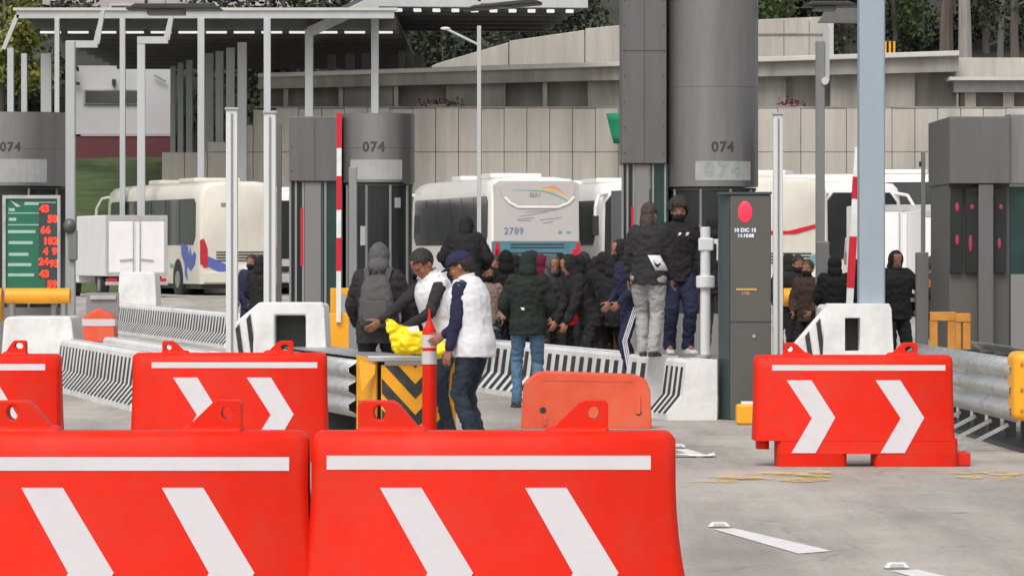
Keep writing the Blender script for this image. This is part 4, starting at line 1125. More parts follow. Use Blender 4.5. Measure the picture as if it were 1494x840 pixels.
def crash_box():
    s = 166; root = empty('crash_cushion', (PX(608, s), DD(s), 0), label='crash cushion box with a yellow and black chevron panel ending the guard rail', cat='guard rail')
    X = lambda a: PX(a, s) - root.location.x; Z = lambda c: PZ(c, s)
    q = MB(); q.box(X(556), X(655), -.02, .0, 0.02, Z(532)); pn = q.build('panel', M['yellow_paint'], root, bevel=.006)
    q = MB(); cxm, half = X(606), X(656) - X(606)
    def clip(poly):       # keep the stripes inside the panel
        def cut(p, ax, lim, sg):
            out = []
            for i in range(len(p)):
                a, c = p[i], p[(i + 1) % len(p)]
                ia, ic = (a[ax] - lim) * sg <= 0, (c[ax] - lim) * sg <= 0
                if ia: out.append(a)
                if ia != ic:
                    t = (lim - a[ax]) / (c[ax] - a[ax]); out.append((a[0] + (c[0] - a[0]) * t, a[1] + (c[1] - a[1]) * t))
            return out
        for ax, lim, sg in ((0, X(557), -1), (0, X(654.5), 1), (1, .03, -1), (1, Z(533), 1)):
            poly = cut(poly, ax, lim, sg)
            if len(poly) < 3: return None
        return poly
    for k in range(-2, 5):
        z0 = Z(545) - k * .27
        for sg in (-1, 1):
            p = clip([(cxm, z0 - .36), (cxm + sg * half * 1.1, z0), (cxm + sg * half * 1.1, z0 - .13), (cxm, z0 - .49)])
            if p: q.plate(p, -.0245, -.0205)
    q.build('black_stripes', M['black_paint'], pn, smooth=False)
    q = MB(); q.box(X(655) + .003, X(664), -.06, .5, 0, Z(522)); q.build('side_post', M['yellow_paint'], root, bevel=.008)
    q = MB(); q.loft([[(X(518), .35, 0), (X(548), -.02, 0), (X(548) + .015, -.0, 0), (X(518) + .015, .37, 0)], [(X(518), .35, Z(519)), (X(548), -.02, Z(526)), (X(548) + .015, 0, Z(526)), (X(518) + .015, .37, Z(519))]]); q.build('side_plate', M['yellow_paint'], root)
    q = MB(); q.loft([[(X(521), .31, .02), (X(546), -.01, .02), (X(546), -.02, .30), (X(521), .30, .36)], [(X(521), .315, .02), (X(546), -.005, .02), (X(546), -.015, .30), (X(521), .305, .36)]]); q.build('grey_facing', M['steel_mid'], root)
    q = MB(); q.loft([[(X(524), -.03, Z(525)), (X(548), -.05, Z(532)), (X(547), -.06, Z(545)), (X(528), -.05, Z(570))], [(X(524), -.02, Z(525)), (X(548), -.035, Z(532)), (X(547), -.05, Z(545)), (X(528), -.04, Z(570))]]); q.build('bent_flap', M['yellow_paint'], root)
    q = MB(); q.bar((X(536), -.03, Z(523)), (X(652), -.03, Z(523)), .06, .05); q.build('top_rail', M['galv'], root, bevel=.01)
    q = MB(); q.box(X(560), X(640), .25, .28, Z(556), Z(528)); q.build('inner_plate', M['galv'], root)
    A = Vector((X(519), .36, 0)); Bq = A + LDIR * 6.5
    thrie(root, A, Bq, .20, .20, -1, k=1.02)
    thrie(root, A + Vector((.55, .1, 0)), Bq + Vector((.55, .1, 0)), .20, .20, 1, k=1.02)
    q = MB(); q.bar(A + Vector((.28, 0, .735)), Bq + Vector((.28, 0, .735)), .5, .012); q.build('top_plate', M['galv'], root)
    for i in range(5):
        p = A + LDIR * (.3 + i * 1.4) + Vector((.28, 0, 0))
        q = MB(); q.box(p.x - .25, p.x + .25, p.y, p.y + .05, 0, .70); q.build('diaphragm', M['black_trim'], root)
crash_box()
# small barrels at left
def left_drum():
    s = 78; root = empty('traffic_barrel', (PX(145, s), DD(s), 0), label='red plastic barrel with a pale band beside the tall white nose block', cat='traffic barrel')
    X = lambda a: PX(a, s) - root.location.x; Z = lambda c: PZ(c, s)
    q = MB(); q.plate([(X(121), 0), (X(169), 0), (X(168), Z(462)), (X(158), Z(455)), (X(146), Z(449)), (X(133), Z(455)), (X(122), Z(462))], -.25, .25); q.build('body', M['faded_orange'], root, bevel=.03)
    q = MB(); q.box(X(121) - .004, X(169) + .004, -.256, .256, Z(475), Z(465)); q.build('pale_band', M['tape'], root)
    q = MB(); q.box(X(122), X(170), .5, .6, .45, Z(427)); q.box(X(124), X(130), .5, .6, 0, .45); q.box(X(162), X(168), .5, .6, 0, .45); q.build('rail', M['steel_mid'], root)
    q = MB(); q.box(X(128), X(166), .44, .495, Z(437), Z(431)); q.build('rail_edge', M['galv'], root)
left_drum()

# ------------------------------------------------------------------ coaches and lorries
def bus(px, s, yaw_deg, label, paint, near='rear', L=12.0, Wd=2.55, H=3.5, number=None, graphic=None, bottom=None, group='coaches parked behind the toll plaza', wtop=.55):
    D = DD(s)
    root = empty('coach', (PX(px, s), D, gz(D)), radians(yaw_deg), label=label, cat='coach', group=group)
    h = Wd / 2; P = M[paint]
    def sec(y, sc, zt, zb=.35):
        pts = [(-h * .99, zb), (-h, zb + .5), (-h, 1.5), (-h * .985, zt - .55), (-h * .93, zt - .2), (-h * .80, zt - .05), (-h * .4, zt)]
        pts = pts + [(-x, z) for x, z in reversed(pts)]
        return [(x * sc, y, z) for x, z in pts]
    q = MB()
    ends = ([(0.0, .93, H - .16), (.05, .975, H - .08), (.16, 1, H - .02)], [(L - .25, 1, H - .05), (L - .08, .97, H - .2), (L, .92, H - .38)])
    q.loft([sec(y, a, z) for y, a, z in ends[0]] + [sec(1.2, 1, H), sec(L - 1.5, 1, H)] + [sec(y, a, z) for y, a, z in ends[1]])
    q.build('body', P, root, angle=40)
    for y0, y1, hw in ((2.6, 4.6, .75), (7.2, 8.6, .7)):
        q = MB(); q.box(-hw, hw, y0, y1, H - .02, H + .13); q.build('roof_unit', P, root, bevel=.06)
    q = MB(); q.box(-h * .94, h * .94, .12, L - .15, .2, .36); q.build('underside', M['black_trim'], root)
    for sx in (-1, 1):
        q = MB(); q.splate([(.75, 1.55), (L - .9, 1.55), (L - .55, 1.8), (L - .75, H - wtop - .07), (L - 1.0, H - wtop), (.7, H - wtop), (.5, H - wtop - .15), (.5, 1.8)], sx * (h - .045), sx * (h + .012))
        w = q.build('side_window', M['bus_glass'], root)
        q = MB()
        for k in range(1, 6): q.box(*sorted((sx * (h + .0125), sx * (h + .018))), .6 + k * 1.75, .66 + k * 1.75, 1.57, H - .57)
        q.build('window_pillar', M['black_trim'], w)
        q = MB(); q.box(*sorted((sx * (h + .001), sx * (h + .008))), 4.2, 7.6, .5, 1.35); q.build('luggage_door', P, root, bevel=.003, seg=1)
        for y in ((2.6, 9.4) if near == 'rear' else (2.6, 8.9)):
            q = MB(); q.cyl((sx * (h + .005), y, .52), (sx * (h - .35), y, .52), .60, .60, 24); q.build('wheel_arch', M['black_trim'], root)
            q = MB(); q.cyl((sx * (h + .02), y, .48), (sx * (h - .28), y, .48), .48, .48, 24); wh = q.build('wheel', M['rubber'], root)
            q = MB(); q.cyl((sx * (h + .03), y, .48), (sx * (h - .0), y, .48), .26, .29, 18); q.build('rim', M['chrome_rim'], wh)
    def rear(y, sg):                      # sg: -1 faces -y
        o = lambda t: y + sg * t
        bx = lambda x0, x1, t, z0, z1: (x0, x1, *sorted((o(t), o(-.12))), z0, z1)
        for sx in (-1, 1):
            q = MB(); q.box(*bx(min(sx * h * .80, sx * h * .92), max(sx * h * .80, sx * h * .92), .03, .85, 1.45)); q.build('tail_light', M['tail_red'], root, bevel=.025)
        q = MB(); q.box(*bx(-h * .9, h * .9, .06, .38, .72)); q.build('bumper', M['black_trim'] if graphic == 'swoosh' else P, root, bevel=.03)
        q = MB()
        for k in range(4): q.box(*bx(-.75, .75, .018, 1.05 + k * .085, 1.09 + k * .085))
        q.build('grille', M['black_trim'], root)
        q = MB(); q.box(*bx(-.28, .28, .02, .80, .93)); q.build('number_plate', M['truck_white'], root)
    def front(y, sg):
        o = lambda t: y + sg * t
        q = MB(); q.plate([(-h * .88, 1.25), (-h * .5, 1.12), (h * .5, 1.12), (h * .88, 1.25), (h * .86, H - .62), (h * .70, H - .34), (-h * .70, H - .34), (-h * .86, H - .62)], *sorted((o(.035), o(-.2))))
        ws = q.build('windscreen', M['glass_dark'], root, bevel=.03)
        q = MB(); q.box(-.012, .012, *sorted((o(.04), o(.034))), 1.15, H - .4); q.build('screen_divider', M['black_trim'], ws)
        for sx in (-1, 1):
            q = MB(); q.ell((sx * h * .72, o(.0), .82), (.22, .07, .13)); q.build('headlight', M['truck_white'], root)
            q = MB()
            pts = [Vector((sx * h * .80, o(-.05), H - .35)), Vector((sx * h * 1.05, o(.25), H - .42)), Vector((sx * h * 1.16, o(.42), H - .75)), Vector((sx * h * 1.17, o(.45), H - 1.0))]
            for a, c in zip(pts, pts[1:]): q.cap(a, c, .05, .05, 8)
            mi = q.build('mirror_arm', P, root)
            q = MB(); q.box(sx * h * 1.17 - .10, sx * h * 1.17 + .10, *sorted((o(.40), o(.5))), H - 1.55, H - .98); q.build('mirror', M['black_trim'], mi, bevel=.03)
        q = MB(); q.box(-h * .9, h * .9, *sorted((o(.05), o(-.1))), .36, .62); q.build('bumper', P, root, bevel=.03)
        q = MB(); q.box(-.5, .5, *sorted((o(.045), o(-.1))), .70, .88); q.build('grille', M['black_trim'], root)
    if near == 'rear': rear(0, -1); front(L, 1)
    else: front(0, -1); rear(L, 1)
    if graphic == 'swoosh':
        Z = lambda c: PZ(c, s) - gz(D); X = lambda a: (a - 782) / s
        q = MB(); q.plate([(X(719), Z(352)), (X(846), Z(352)), (X(846), Z(268)), (X(838), Z(264)), (X(728), Z(264)), (X(719), Z(270))], -.006, .1); q.build('rear_panel', M['bus_rear_panel'], root, bevel=.01)
        q = MB(); q.plate([(X(726), Z(271)), (X(734), Z(266.5)), (X(832), Z(266.5)), (X(841), Z(272)), (X(838), Z(287)), (X(828), Z(294)), (X(816), Z(299)), (X(752), Z(299)), (X(738), Z(294)), (X(730), Z(286))], -.022, 0); rw = q.build('rear_window', M['bus_rear_panel'], root, bevel=.008)
        q = MB(); pts = [(735, 286), (743, 294), (755, 300), (815, 300), (830, 294), (839, 285)]
        for a, c in zip(pts, pts[1:]): q.bar((X(a[0]), -.03, Z(a[1] + 1.5)), (X(c[0]), -.03, Z(c[1] + 1.5)), .02, .075)
        q.build('window_trim', M['bus_white'], rw)
        q = MB(); 
        for a, c in zip(pts, pts[1:]): q.bar((X(a[0]), -.026, Z(a[1] - .6)), (X(c[0]), -.026, Z(c[1] - .6)), .006, .03)
        q.build('window_seal', M['ink_grey'], rw)
        def band(off0, off1, mt, a_=746):
            up, lo = [], []
            for i in range(13):
                t = i / 12; a = a_ + (828 - a_) * t
                yy = 276.5 + 13.5 * max(0, (t - .5) / .5) ** 1.6
                wdt = .25 + 1.0 * t
                up.append((X(a + off0 * t * .8), Z(yy + off0 * wdt))); lo.append((X(a + off1 * t * .8), Z(yy + off1 * wdt)))
            q = MB(); q.plate(up + lo[::-1], -.0255, -.02); q.build('swoosh', M[mt], rw, smooth=False)
        band(-7, -2.2, 'swoosh_orange', 790); band(-2.2, 1.4, 'swoosh_yellow', 775); band(1.4, 4.5, 'teal_soft')
        fn = lambda cx, cz, t=.026: (lambda v: Vector((cx + v.x, -t + v.y, cz + v.z)))
        text('logo_text', 'EIA1', .17, M['ink_grey'], rw, fn(X(781), Z(285)), bold=.006)
        text('fleet_number', number, .26, M['ink_blue'], root, fn(X(749), Z(337.5), .010), bold=.006, space=1.1)
        q = MB()
        for cx, rr, mt in ((818, .055, 0),):
            q.cyl((X(cx), -.012, Z(339)), (X(cx), 0, Z(339)), rr, rr, 18)
        q.build('round_badge', M['ink_grey'], root)
        q = MB(); q.ell((X(831), -.006, Z(339)), (.08, .006, .045)); q.build('oval_badge', M['teal_soft'], root)
        q = MB()
        for (a, c), (e, f) in (((757, 316), (800, 309)), ((754, 320), (780, 318)), ((755, 322), (775, 322)), ((788, 321), (822, 317)), ((792, 326), (808, 323)), ((765, 310), (812, 306.5))):
            q.bar((X(a), -.009, Z(c)), (X(e), -.009, Z(f)), .005, .022)
        q.build('script_mark', M['ink_grey'], root)
        q = MB(); q.box(X(716.5), X(848), -.012, .3, Z(374), Z(352)); q.build('lower_panel', M['bus_teal'], root, bevel=.008)
        q = MB(); q.box(X(744), X(824), -.02, -.012, Z(362), Z(360)); q.box(X(744), X(824), -.02, -.012, Z(357.5), Z(355.5)); q.build('vent', M['black_trim'], root)
        for sx in (719, 840):
            q = MB(); q.plate([(X(sx), Z(375)), (X(sx + 8), Z(375)), (X(sx + 8), Z(353)), (X(sx + 3), Z(353))], -.03, .05); q.build('tail_light', M['tail_red'], root, bevel=.01)
    if graphic == 'bird':
        x = -h - .014
        q = MB(); q.splate([(1.35, 1.5), (2.2, 1.62), (2.15, 1.25), (1.75, .95), (1.75, .62), (1.45, .15 + .3), (1.5, .9), (1.05, .75), (.55, .95), (.4, 1.25), (.6, 1.35), (.9, 1.2), (1.1, 1.5), (1.25, 1.2)], x, -h + .05); q.build('blue_bird', M['blue_graphic'], root)
        q = MB(); q.splate([(2.9, .92), (3.6, .98), (3.5, .85), (3.0, .84)], x, -h + .05); q.build('teal_mark', M['teal_soft'], root)
        q = MB(); q.plate([(-h * .86, .92), (-.45, .62), (.1, .60), (-.5, .98), (-h * .8, 1.2)], -.02, .1); q.build('blue_swoosh', M['blue_graphic'], root)
        q = MB(); q.plate([(-h * .98, .95), (-h * .84, .92), (-h * .82, 1.5), (-h * .90, 1.75), (-h * .98, 1.7)], -.035, .2); q.build('tail_light', M['tail_red'], root, bevel=.02)
        q = MB(); q.box(-.6, -.25, -.012, .02, 2.72, 2.84); q.build('badge', M['ink_grey'], root)
    if graphic == 'red':
        q = MB(); q.plate([(-.75, 1.95), (.1, 1.95), (.55, 2.06), (.95, 2.16), (1.0, 2.06), (.3, 1.86), (-.75, 1.84)], -.02, .05); q.build('red_script', M['red_band'], root)
        q = MB(); q.plate([(.3, 1.0), (1.15, 1.5), (1.15, 1.0)], -.02, .05); q.build('blue_corner', M['teal_soft'], root)
    return root
bus(782, 52.5, 12, 'white coach numbered 2789 with a rainbow swoosh on its rear window', 'bus_white', number='2789', graphic='swoosh', H=3.46)
bus(350, 47.5, 19, 'cream coach with a blue bird shape on its side, left behind the box van', 'bus_cream', graphic='bird', H=3.52)
bus(432, 46, 8, 'coach facing us behind the middle toll booth, mostly hidden, with a white mirror arm', 'bus_white', near='front', H=3.3)
bus(938, 51.5, 12, 'white coach facing us behind the tall drum booth with dark windscreen', 'bus_white', near='front', H=3.35)
bus(1146, 53, 14, 'cream coach with red script on its back, seen between the kiosk and the camera pole', 'bus_cream', graphic='red', H=3.45)
bus(1257, 50, 16, 'coach facing us behind the big blue grey pole with a large dark windscreen', 'bus_white', near='front', H=3.4)
bus(1475, 45.5, 76, 'long white coach standing crosswise at right with a dark window strip', 'bus_white', H=3.85, L=10.8, wtop=.28)
def box_van(px, s, yaw, label, w=1.85, hgt=2.4, L=4.2):
    D = DD(s); root = empty('box_van', (PX(px, s), D, gz(D)), radians(yaw), label=label, cat='box van', group='white box vans among the coaches')
    h = w / 2; zb = .62
    q = MB(); q.box(-h, h, 0, L, zb, hgt); q.build('box', M['truck_white'], root, bevel=.03)
    q = MB()
    for x0, x1, z0, z1 in ((-h, -h + .09, zb, hgt), (h - .09, h, zb, hgt), (-h + .09, h - .09, hgt - .16, hgt), (-h + .09, h - .09, zb, zb + .1)): q.box(x0 + .003, x1 - .003, -.03, -.001, z0 + .003, z1 - .003)
    q.build('door_frame', M['truck_frame'], root, bevel=.006)
    for sx in (-1, 1):
        q = MB(); q.box(min(sx * .03, sx * (h - .1)), max(sx * .03, sx * (h - .1)), -.022, -.001, zb + .11, hgt - .17); dr = q.build('door', M['truck_white'], root, bevel=.01)
        q = MB(); q.cyl((sx * .10, -.045, zb + .12), (sx * .10, -.045, hgt - .19), .018, .018, 8); q.build('lock_bar', M['galv'], dr)
        q = MB(); q.bar((sx * .1, -.05, zb + .5), (sx * .5, -.05, zb + .46), .02, .04); q.build('handle', M['galv'], dr)
        q = MB(); q.box(min(sx * h * .62, sx * h * .96), max(sx * h * .62, sx * h * .96), -.04, .1, .44, .56); q.build('tail_light', M['tail_red'], root, bevel=.015)
        for y in (1.0, L + .9):
            q = MB(); q.cyl((sx * h * .98, y, .36), (sx * (h - .26), y, .36), .36, .36, 20); wl_ = q.build('wheel', M['rubber'], root)
            q = MB(); q.cyl((sx * (h * .98 + .008), y, .36), (sx * (h - .1), y, .36), .2, .2, 16); q.build('rim', M['chrome_rim'], wl_)
    q = MB(); q.box(-h, h, -.08, .04, .36, .46); q.build('bumper', M['truck_frame'], root, bevel=.015)
    q = MB(); q.box(-.35, .35, .0, L, .38, .61); q.build('chassis', M['black_trim'], root)
    q = MB(); q.splate([(L + .05, .4), (L + 1.7, .4), (L + 1.7, 1.05), (L + 1.15, 1.25), (L + .75, 1.95), (L + .05, 2.0)], -h * .95, h * .95); cb = q.build('cab', M['truck_white'], root, bevel=.05)
    for sx in (-1, 1):
        q = MB(); q.splate([(L + .2, 1.25), (L + 1.0, 1.25), (L + .68, 1.85), (L + .2, 1.88)], *sorted((sx * h * .953, sx * h * .90))); q.build('side_window', M['bus_glass'], cb)
    return root
box_van(199, 50, 17, 'white box van with closed rear doors in front of the cream coach')
box_van(1318, 60, 2, 'white box van rear behind the hooded person at right', w=1.85, hgt=2.72)
box_van(1408, 62, 0, 'white box van partly hidden by the square booth at right', w=2.1, hgt=2.6)
# green cloth hanging over the wall, potted red plants on the ledge
q = MB(); s = 43.6
q.loft([[(PX(884, s) + .25 * i / 4, DD(s) - .12 - .04 * sin(i * 2), PZ(166, s) - 0.25 * i), (PX(922, s), DD(s) - .12 - .05 * sin(i * 2.4 + 1), PZ(164, s) - 0.27 * i)] for i in range(5)], close=False, caps=False)
o = q.build('green_cloth', M['green_cloth']); m_ = o.modifiers.new('t', 'SOLIDIFY'); m_.thickness = .02
tag(o, 'green cloth hanging over the panel wall left of the tall booth column', 'cloth')
def ledge_plant(px, label, mt, seed, w=.32):
    rnd = random.Random(seed); root = empty('ledge_plant', (PX(px, SW), DW + .25, PZ(160, SW) + .12), label=label, cat='plant')
    q = MB()
    for i in range(70):
        p = Vector((rnd.gauss(0, w), rnd.gauss(0, .1), abs(rnd.gauss(0.04, .1))))
        e = Quaternion((rnd.gauss(0, 1), rnd.gauss(0, 1), rnd.gauss(0, 1), rnd.gauss(0, 1))).normalized()
        q.add([p + e @ Vector(v) * .08 for v in ((-1, -.4, 0), (1, 0, .2), (-1, .4, 0))], [(0, 1, 2)])
    q.build('leaves', mt, root, smooth=False)
    q = MB(); q.box(-w, w, -.1, .1, -.002, .07); q.build('trough', M['concrete_mid'], root)
ledge_plant(637, 'small reddish plant on the wall ledge above the centre coach', M['maroon_cloth'], 1)
ledge_plant(1153, 'dark red plant on the wall ledge right of the tall booth column', M['maroon_cloth'], 2, .2)
ledge_plant(664, 'small green plant on the wall ledge beside the reddish plant', M['leaf_mid'], 3, .15)
# ------------------------------------------------------------------ people
def ik(S, T, a, c, hint):
    d = T - S; L = min(d.length, (a + c) * .995)
    u = d.normalized()
    x = (a * a - c * c + L * L) / (2 * L)
    y = sqrt(max(0, a * a - x * x))
    hperp = hint - u * hint.dot(u)
    hperp.normalize()
    return S + u * x + hperp * y, S + u * L

def hand(b, w, d, thumb, curl=.35):
    """five fingered hand at wrist w pointing along d; thumb = direction of the thumb side"""
    d = d.normalized(); t = (thumb - d * thumb.dot(d)).normalized(); n = d.cross(t)   # n: palm normal (either way)
    rings = []
    for f, hw, th in ((-.02, .026, .020), (.01, .030, .019), (.045, .040, .017), (.08, .041, .015), (.095, .038, .012)):
        c = w + d * f
        rings.append([c + t * hw * cos(2 * pi * i / 12) + n * th * sin(2 * pi * i / 12) for i in range(12)])
    b.loft(rings)
    for k, (o, ln) in enumerate(((.031, .072), (.011, .082), (-.010, .076), (-.030, .060))):
        p = w + d * .085 + t * o; dr = (d + t * o * 2.2).normalized(); ang = curl * (.8 + .15 * k)
        for j, fr in enumerate((.45, .32, .23)):
            dr2 = (dr * cos(ang) + n * sin(ang)).normalized()
            q = p + dr2 * ln * fr
            b.cap(p, q, .0095 - .0012 * j, .0088 - .0014 * j, 8)
            p, dr = q, dr2
    p = w + d * .022 + t * .026
    dr = (d * .75 + t * .62 + n * .25).normalized()
    for j, ln in enumerate((.040, .032, .024)):
        q = p + dr * ln; b.cap(p, q, .0125 - .0015 * j, .011 - .0015 * j, 8); p = q; dr = (dr + n * .25 - t * .15).normalized()

def person(label, px, s, z=0.0, yaw=180, h=1.68, lean=0, side=0, head=(0, 0), handL=None, handR=None, feet=None, top='black_cloth', trousers='dark_denim', shoes='black_trim',
           hood=None, hair=None, cap=None, mask=None, vest=None, bulk=1.0, loose=1.0, near=False, logo=None, forearm=None, group=None, side_stripe=None, sleeves=None, face=True, long_hair=False, hair_scale=1.0, curl=.35, swoosh=False, elbow=(.5, .55, -.25)):
    k = h / 1.7; D = DD(s); seed = abs(hash(label)) % 997 / 10.0 if False else (sum(ord(c) for c in label) % 997) / 10.0
    root = empty('person', (PX(px, s), D, z), radians(yaw), label=label, cat='person', group=group)
    piv = Vector((0, 0, .92))
    RL = Matrix.Rotation(radians(lean), 3, 'X') @ Matrix.Rotation(radians(side), 3, 'Y')   # positive lean bends towards -y
    U = lambda p: piv + RL @ (Vector(p) - piv)
    S = {1: U((.185, .01, 1.395)), -1: U((-.185, .01, 1.395))}
    T = {1: Vector(handL or (.27, -.06, .80)), -1: Vector(handR or (-.27, -.06, .80))}
    E, Wr = {}, {}
    for sd in (1, -1): E[sd], Wr[sd] = ik(S[sd], T[sd], .285, .25, Vector((sd * elbow[0], elbow[1], elbow[2])))
    feet = feet or ((.11, 0), (-.11, .02))
    Fp = {1: Vector((feet[0][0], feet[0][1], .085 + (feet[0][2] if len(feet[0]) > 2 else 0))), -1: Vector((feet[1][0], feet[1][1], .085 + (feet[1][2] if len(feet[1]) > 2 else 0)))}
    H = {1: Vector((.095, 0, .90)), -1: Vector((-.095, 0, .90))}; K = {}; An = {}
    for sd in (1, -1): K[sd], An[sd] = ik(H[sd], Fp[sd], .425, .42, Vector((sd * .12, -1, 0)))
    RH = RL @ Matrix.Rotation(radians(head[1]), 3, 'Z') @ Matrix.Rotation(radians(head[0]), 3, 'X')
    nb = U((0, .01, 1.45)); hc0 = Vector((0, -.02, .135))
    HD = lambda p: nb + RH @ (Vector(p))             # head space: origin at neck base
    hq = RH.to_quaternion()
    def ring(c, rx, ry, n=16, R=None):
        out = []
        for i in range(n):
            q = Vector((rx * cos(2 * pi * i / n), ry * sin(2 * pi * i / n), 0))
            if R is not None: q = R @ q
            out.append(c + q)
        return out
    def torso(b, e, zs):
        b.loft([ring(U((0, yo, zz)) if zz > .92 else Vector((0, yo, zz)), (rx + e) * bulk, (ry + e) * bulk, 18, RL if zz > .92 else None) for zz, rx, ry, yo in zs])
    TR = [(.84, .150, .105, .01), (.92, .158, .112, .01), (1.04, .140, .100, .0), (1.16, .152, .108, .0), (1.28, .172, .115, .0), (1.36, .168, .105, .005), (1.42, .115, .078, .01), (1.455, .058, .055, .012)]
    sc = lambda me: [setattr(v, 'co', v.co * k) for v in me.vertices]
    # --- body: one continuous skin surface
    b = MB(); torso(b, -.012, TR)
    for sd in (1, -1):
        b.cap(S[sd] - Vector((sd * .02, 0, 0)), E[sd], .047, .036, 10); b.cap(E[sd], Wr[sd], .037, .024, 10)
        d = (Wr[sd] - E[sd]).normalized()
        th = Vector((-sd * .25, -1, .25)) if abs(d.z) > .5 else Vector((-sd * .5, 0, 1))
        hand(b, Wr[sd], d, th, curl)
        b.cap(H[sd], K[sd], .078, .050, 10); b.cap(K[sd], An[sd], .050, .034, 10)
        b.cap(An[sd], An[sd] + Vector((sd * .02, -.13, -.045)), .032, .028, 8)
    b.cyl(U((0, .02, 1.42)), HD((0, -.005, .09)), .057, .053, 14)
    hr = [(-.012, .020, .022, -.055), (.005, .040, .042, -.045), (.035, .055, .068, -.028), (.07, .066, .088, -.012), (.11, .072, .096, -.008), (.15, .075, .098, -.006), (.19, .070, .092, -.003), (.215, .052, .070, .0), (.232, .022, .030, .0)]
    b.loft([[HD((rx * cos(2 * pi * i / 20), yo + ry * sin(2 * pi * i / 20), zz + .03)) for i in range(20)] for zz, rx, ry, yo in hr])
    if face:
        b.loft([[HD((x, y, zz)) for x, y in ((-w_, -.09), (w_, -.09), (0, -.09 - o_))] for zz, w_, o_ in ((.105, .017, .034), (.112, .017, .038), (.135, .010, .024), (.158, .007, .010))])
        for sd in (1, -1):
            b.ell(HD((sd * .076, .012, .125)), (.012, .020, .032), 10, 8, rot=hq)
            b.ell(HD((sd * .030, -.088, .160)), (.024, .014, .007), 10, 6, rot=hq)
            b.ell(HD((sd * .042, -.062, .108)), (.026, .026, .024), 10, 6, rot=hq)
        b.ell(HD((0, -.088, .076)), (.024, .016, .012), 10, 6, rot=hq); b.ell(HD((0, -.078, .045)), (.022, .018, .016), 10, 6, rot=hq)
    me = remesh(b, .0062 if near else .010, 3); sc(me)
    link('body', me, M['skin'], root, angle=None)
    if face and near:
        for sd in (1, -1):
            q = MB(); q.ell(HD((sd * .030, -.090, .142)), (.013, .009, .007), 10, 6, rot=hq); e_ = q.mesh('eye'); sc(e_); link('eye', e_, M['eye'], root)
        q = MB(); q.ell(HD((0, -.101, .075)), (.020, .007, .006), 10, 6, rot=hq); e_ = q.mesh('lips'); sc(e_); link('lips', e_, M['lips'], root)
    # --- trousers
    vx = .011 if near else .015
    b = MB(); b.loft([ring(Vector((0, .005, zz)), rx, ry, 18) for zz, rx, ry in ((.80, .150, .105), (.86, .168, .122), (.93, .166, .122), (1.0, .152, .112))])
    for sd in (1, -1):
        kn = K[sd]; an = An[sd]
        b.cap(H[sd] + Vector((0, .005, -.02)), kn, .096 * loose, .068 * loose, 14); b.cap(kn, an + Vector((0, .01, .02)), .067 * loose, .055 * loose, 14)
        b.cyl(an + Vector((0, .01, .05)), an + Vector((0, .0, -.035)), .055 * loose, .062 * loose, 14)
    me = remesh(b, vx, 3, .014 if near else .018, 8.5, seed); sc(me)
    link('trousers', me, M[trousers], root, angle=None)
    if side_stripe:
        for sd in (1, -1):
            q = MB()
            for o in (-.022, .0, .022):
                pts = [H[sd] + Vector((sd * .093, o, .0)), K[sd] + Vector((sd * .066, o, 0)), An[sd] + Vector((sd * .056, o, .0))]
                for a, c in zip(pts, pts[1:]): q.bar(a, c, .012, .012)
            e_ = q.mesh('stripe'); sc(e_); link('leg_stripe', e_, M[side_stripe], root)
    # --- shoes
    for sd in (1, -1):
        a = An[sd]; gz_ = a.z - .085; fx = sd * .18
        b = MB(); rings = []
        for t, wd, hh in ((-.075, .028, .06), (-.05, .038, .085), (0, .040, .095), (.06, .042, .072), (.12, .046, .055), (.17, .040, .042), (.20, .022, .028)):
            c = Vector((a.x + fx * t, a.y - t, gz_))
            rings.append([c + Vector((wd * x, 0, hh * zz)) for x, zz in ((-1, 0), (1, 0), (1, .45), (.72, .85), (0, 1), (-.72, .85), (-1, .45))])
        b.loft(rings); e_ = b.mesh('shoe'); sc(e_); sh = link('shoe', e_, M[shoes], root, bevel=.006)
    # --- top with sleeves
    def upper(zlow, ex, with_sleeves, wr, nm, mt, flare=.0):
        b = MB(); zs = [(zlow, .160 + flare, .116 + flare, .008)] + [(zz, rx + .004, ry + .004, yo) for zz, rx, ry, yo in TR if zz > zlow + .03]
        zs[-1] = (1.468, .066, .064, .015)
        torso(b, ex, zs)
        if with_sleeves:
            for sd in (1, -1):
                b.cap(S[sd] - Vector((sd * .03, 0, .005)), E[sd], .068 * bulk + ex * .4, .056 * bulk + ex * .4, 14)
                wv = E[sd].lerp(Wr[sd], .93)
                b.cap(E[sd], wv, .056 * bulk + ex * .4, .040 * bulk + ex * .3, 14)
        me = remesh(b, vx, 4, wr, 7.5, seed + 5); sc(me)
        return link(nm, me, M[mt], root, angle=None)
    up = upper(.80 if not vest else .93, .016 if not vest else -.012, True, .016 if not vest else .010, 'jacket', top)
    if sleeves:
        pass
    if vest:
        b = MB(); zs = [(.80, .172, .128, .008), (.92, .172, .128, .008), (1.05, .160, .122, 0), (1.2, .172, .128, 0), (1.30, .180, .130, 0), (1.38, .160, .112, .005), (1.435, .102, .082, .01), (1.475, .072, .07, .012)]
        torso(b, .026, zs)
        for sd in (1, -1): b.cap(U((sd * .09, .01, 1.415)), U((sd * .158, .01, 1.392)), .056, .070, 12)
        me = remesh(b, vx, 4, .009, 6.5, seed + 2); sc(me)
        v_ = link('vest', me, M[vest], root, angle=None)
        q = MB(); rings = []
        for zz, r1 in ((1.455, .080), (1.50, .078), (1.50, .068), (1.455, .068)):
            rings.append([U((r1 * cos(2 * pi * i / 20), .012 + r1 * .95 * sin(2 * pi * i / 20), zz + .012 * sin(2 * pi * i / 20))) for i in range(20)])
        q.loft(rings, caps=False); e_ = q.mesh('collar'); sc(e_); link('collar', e_, M[vest], v_)
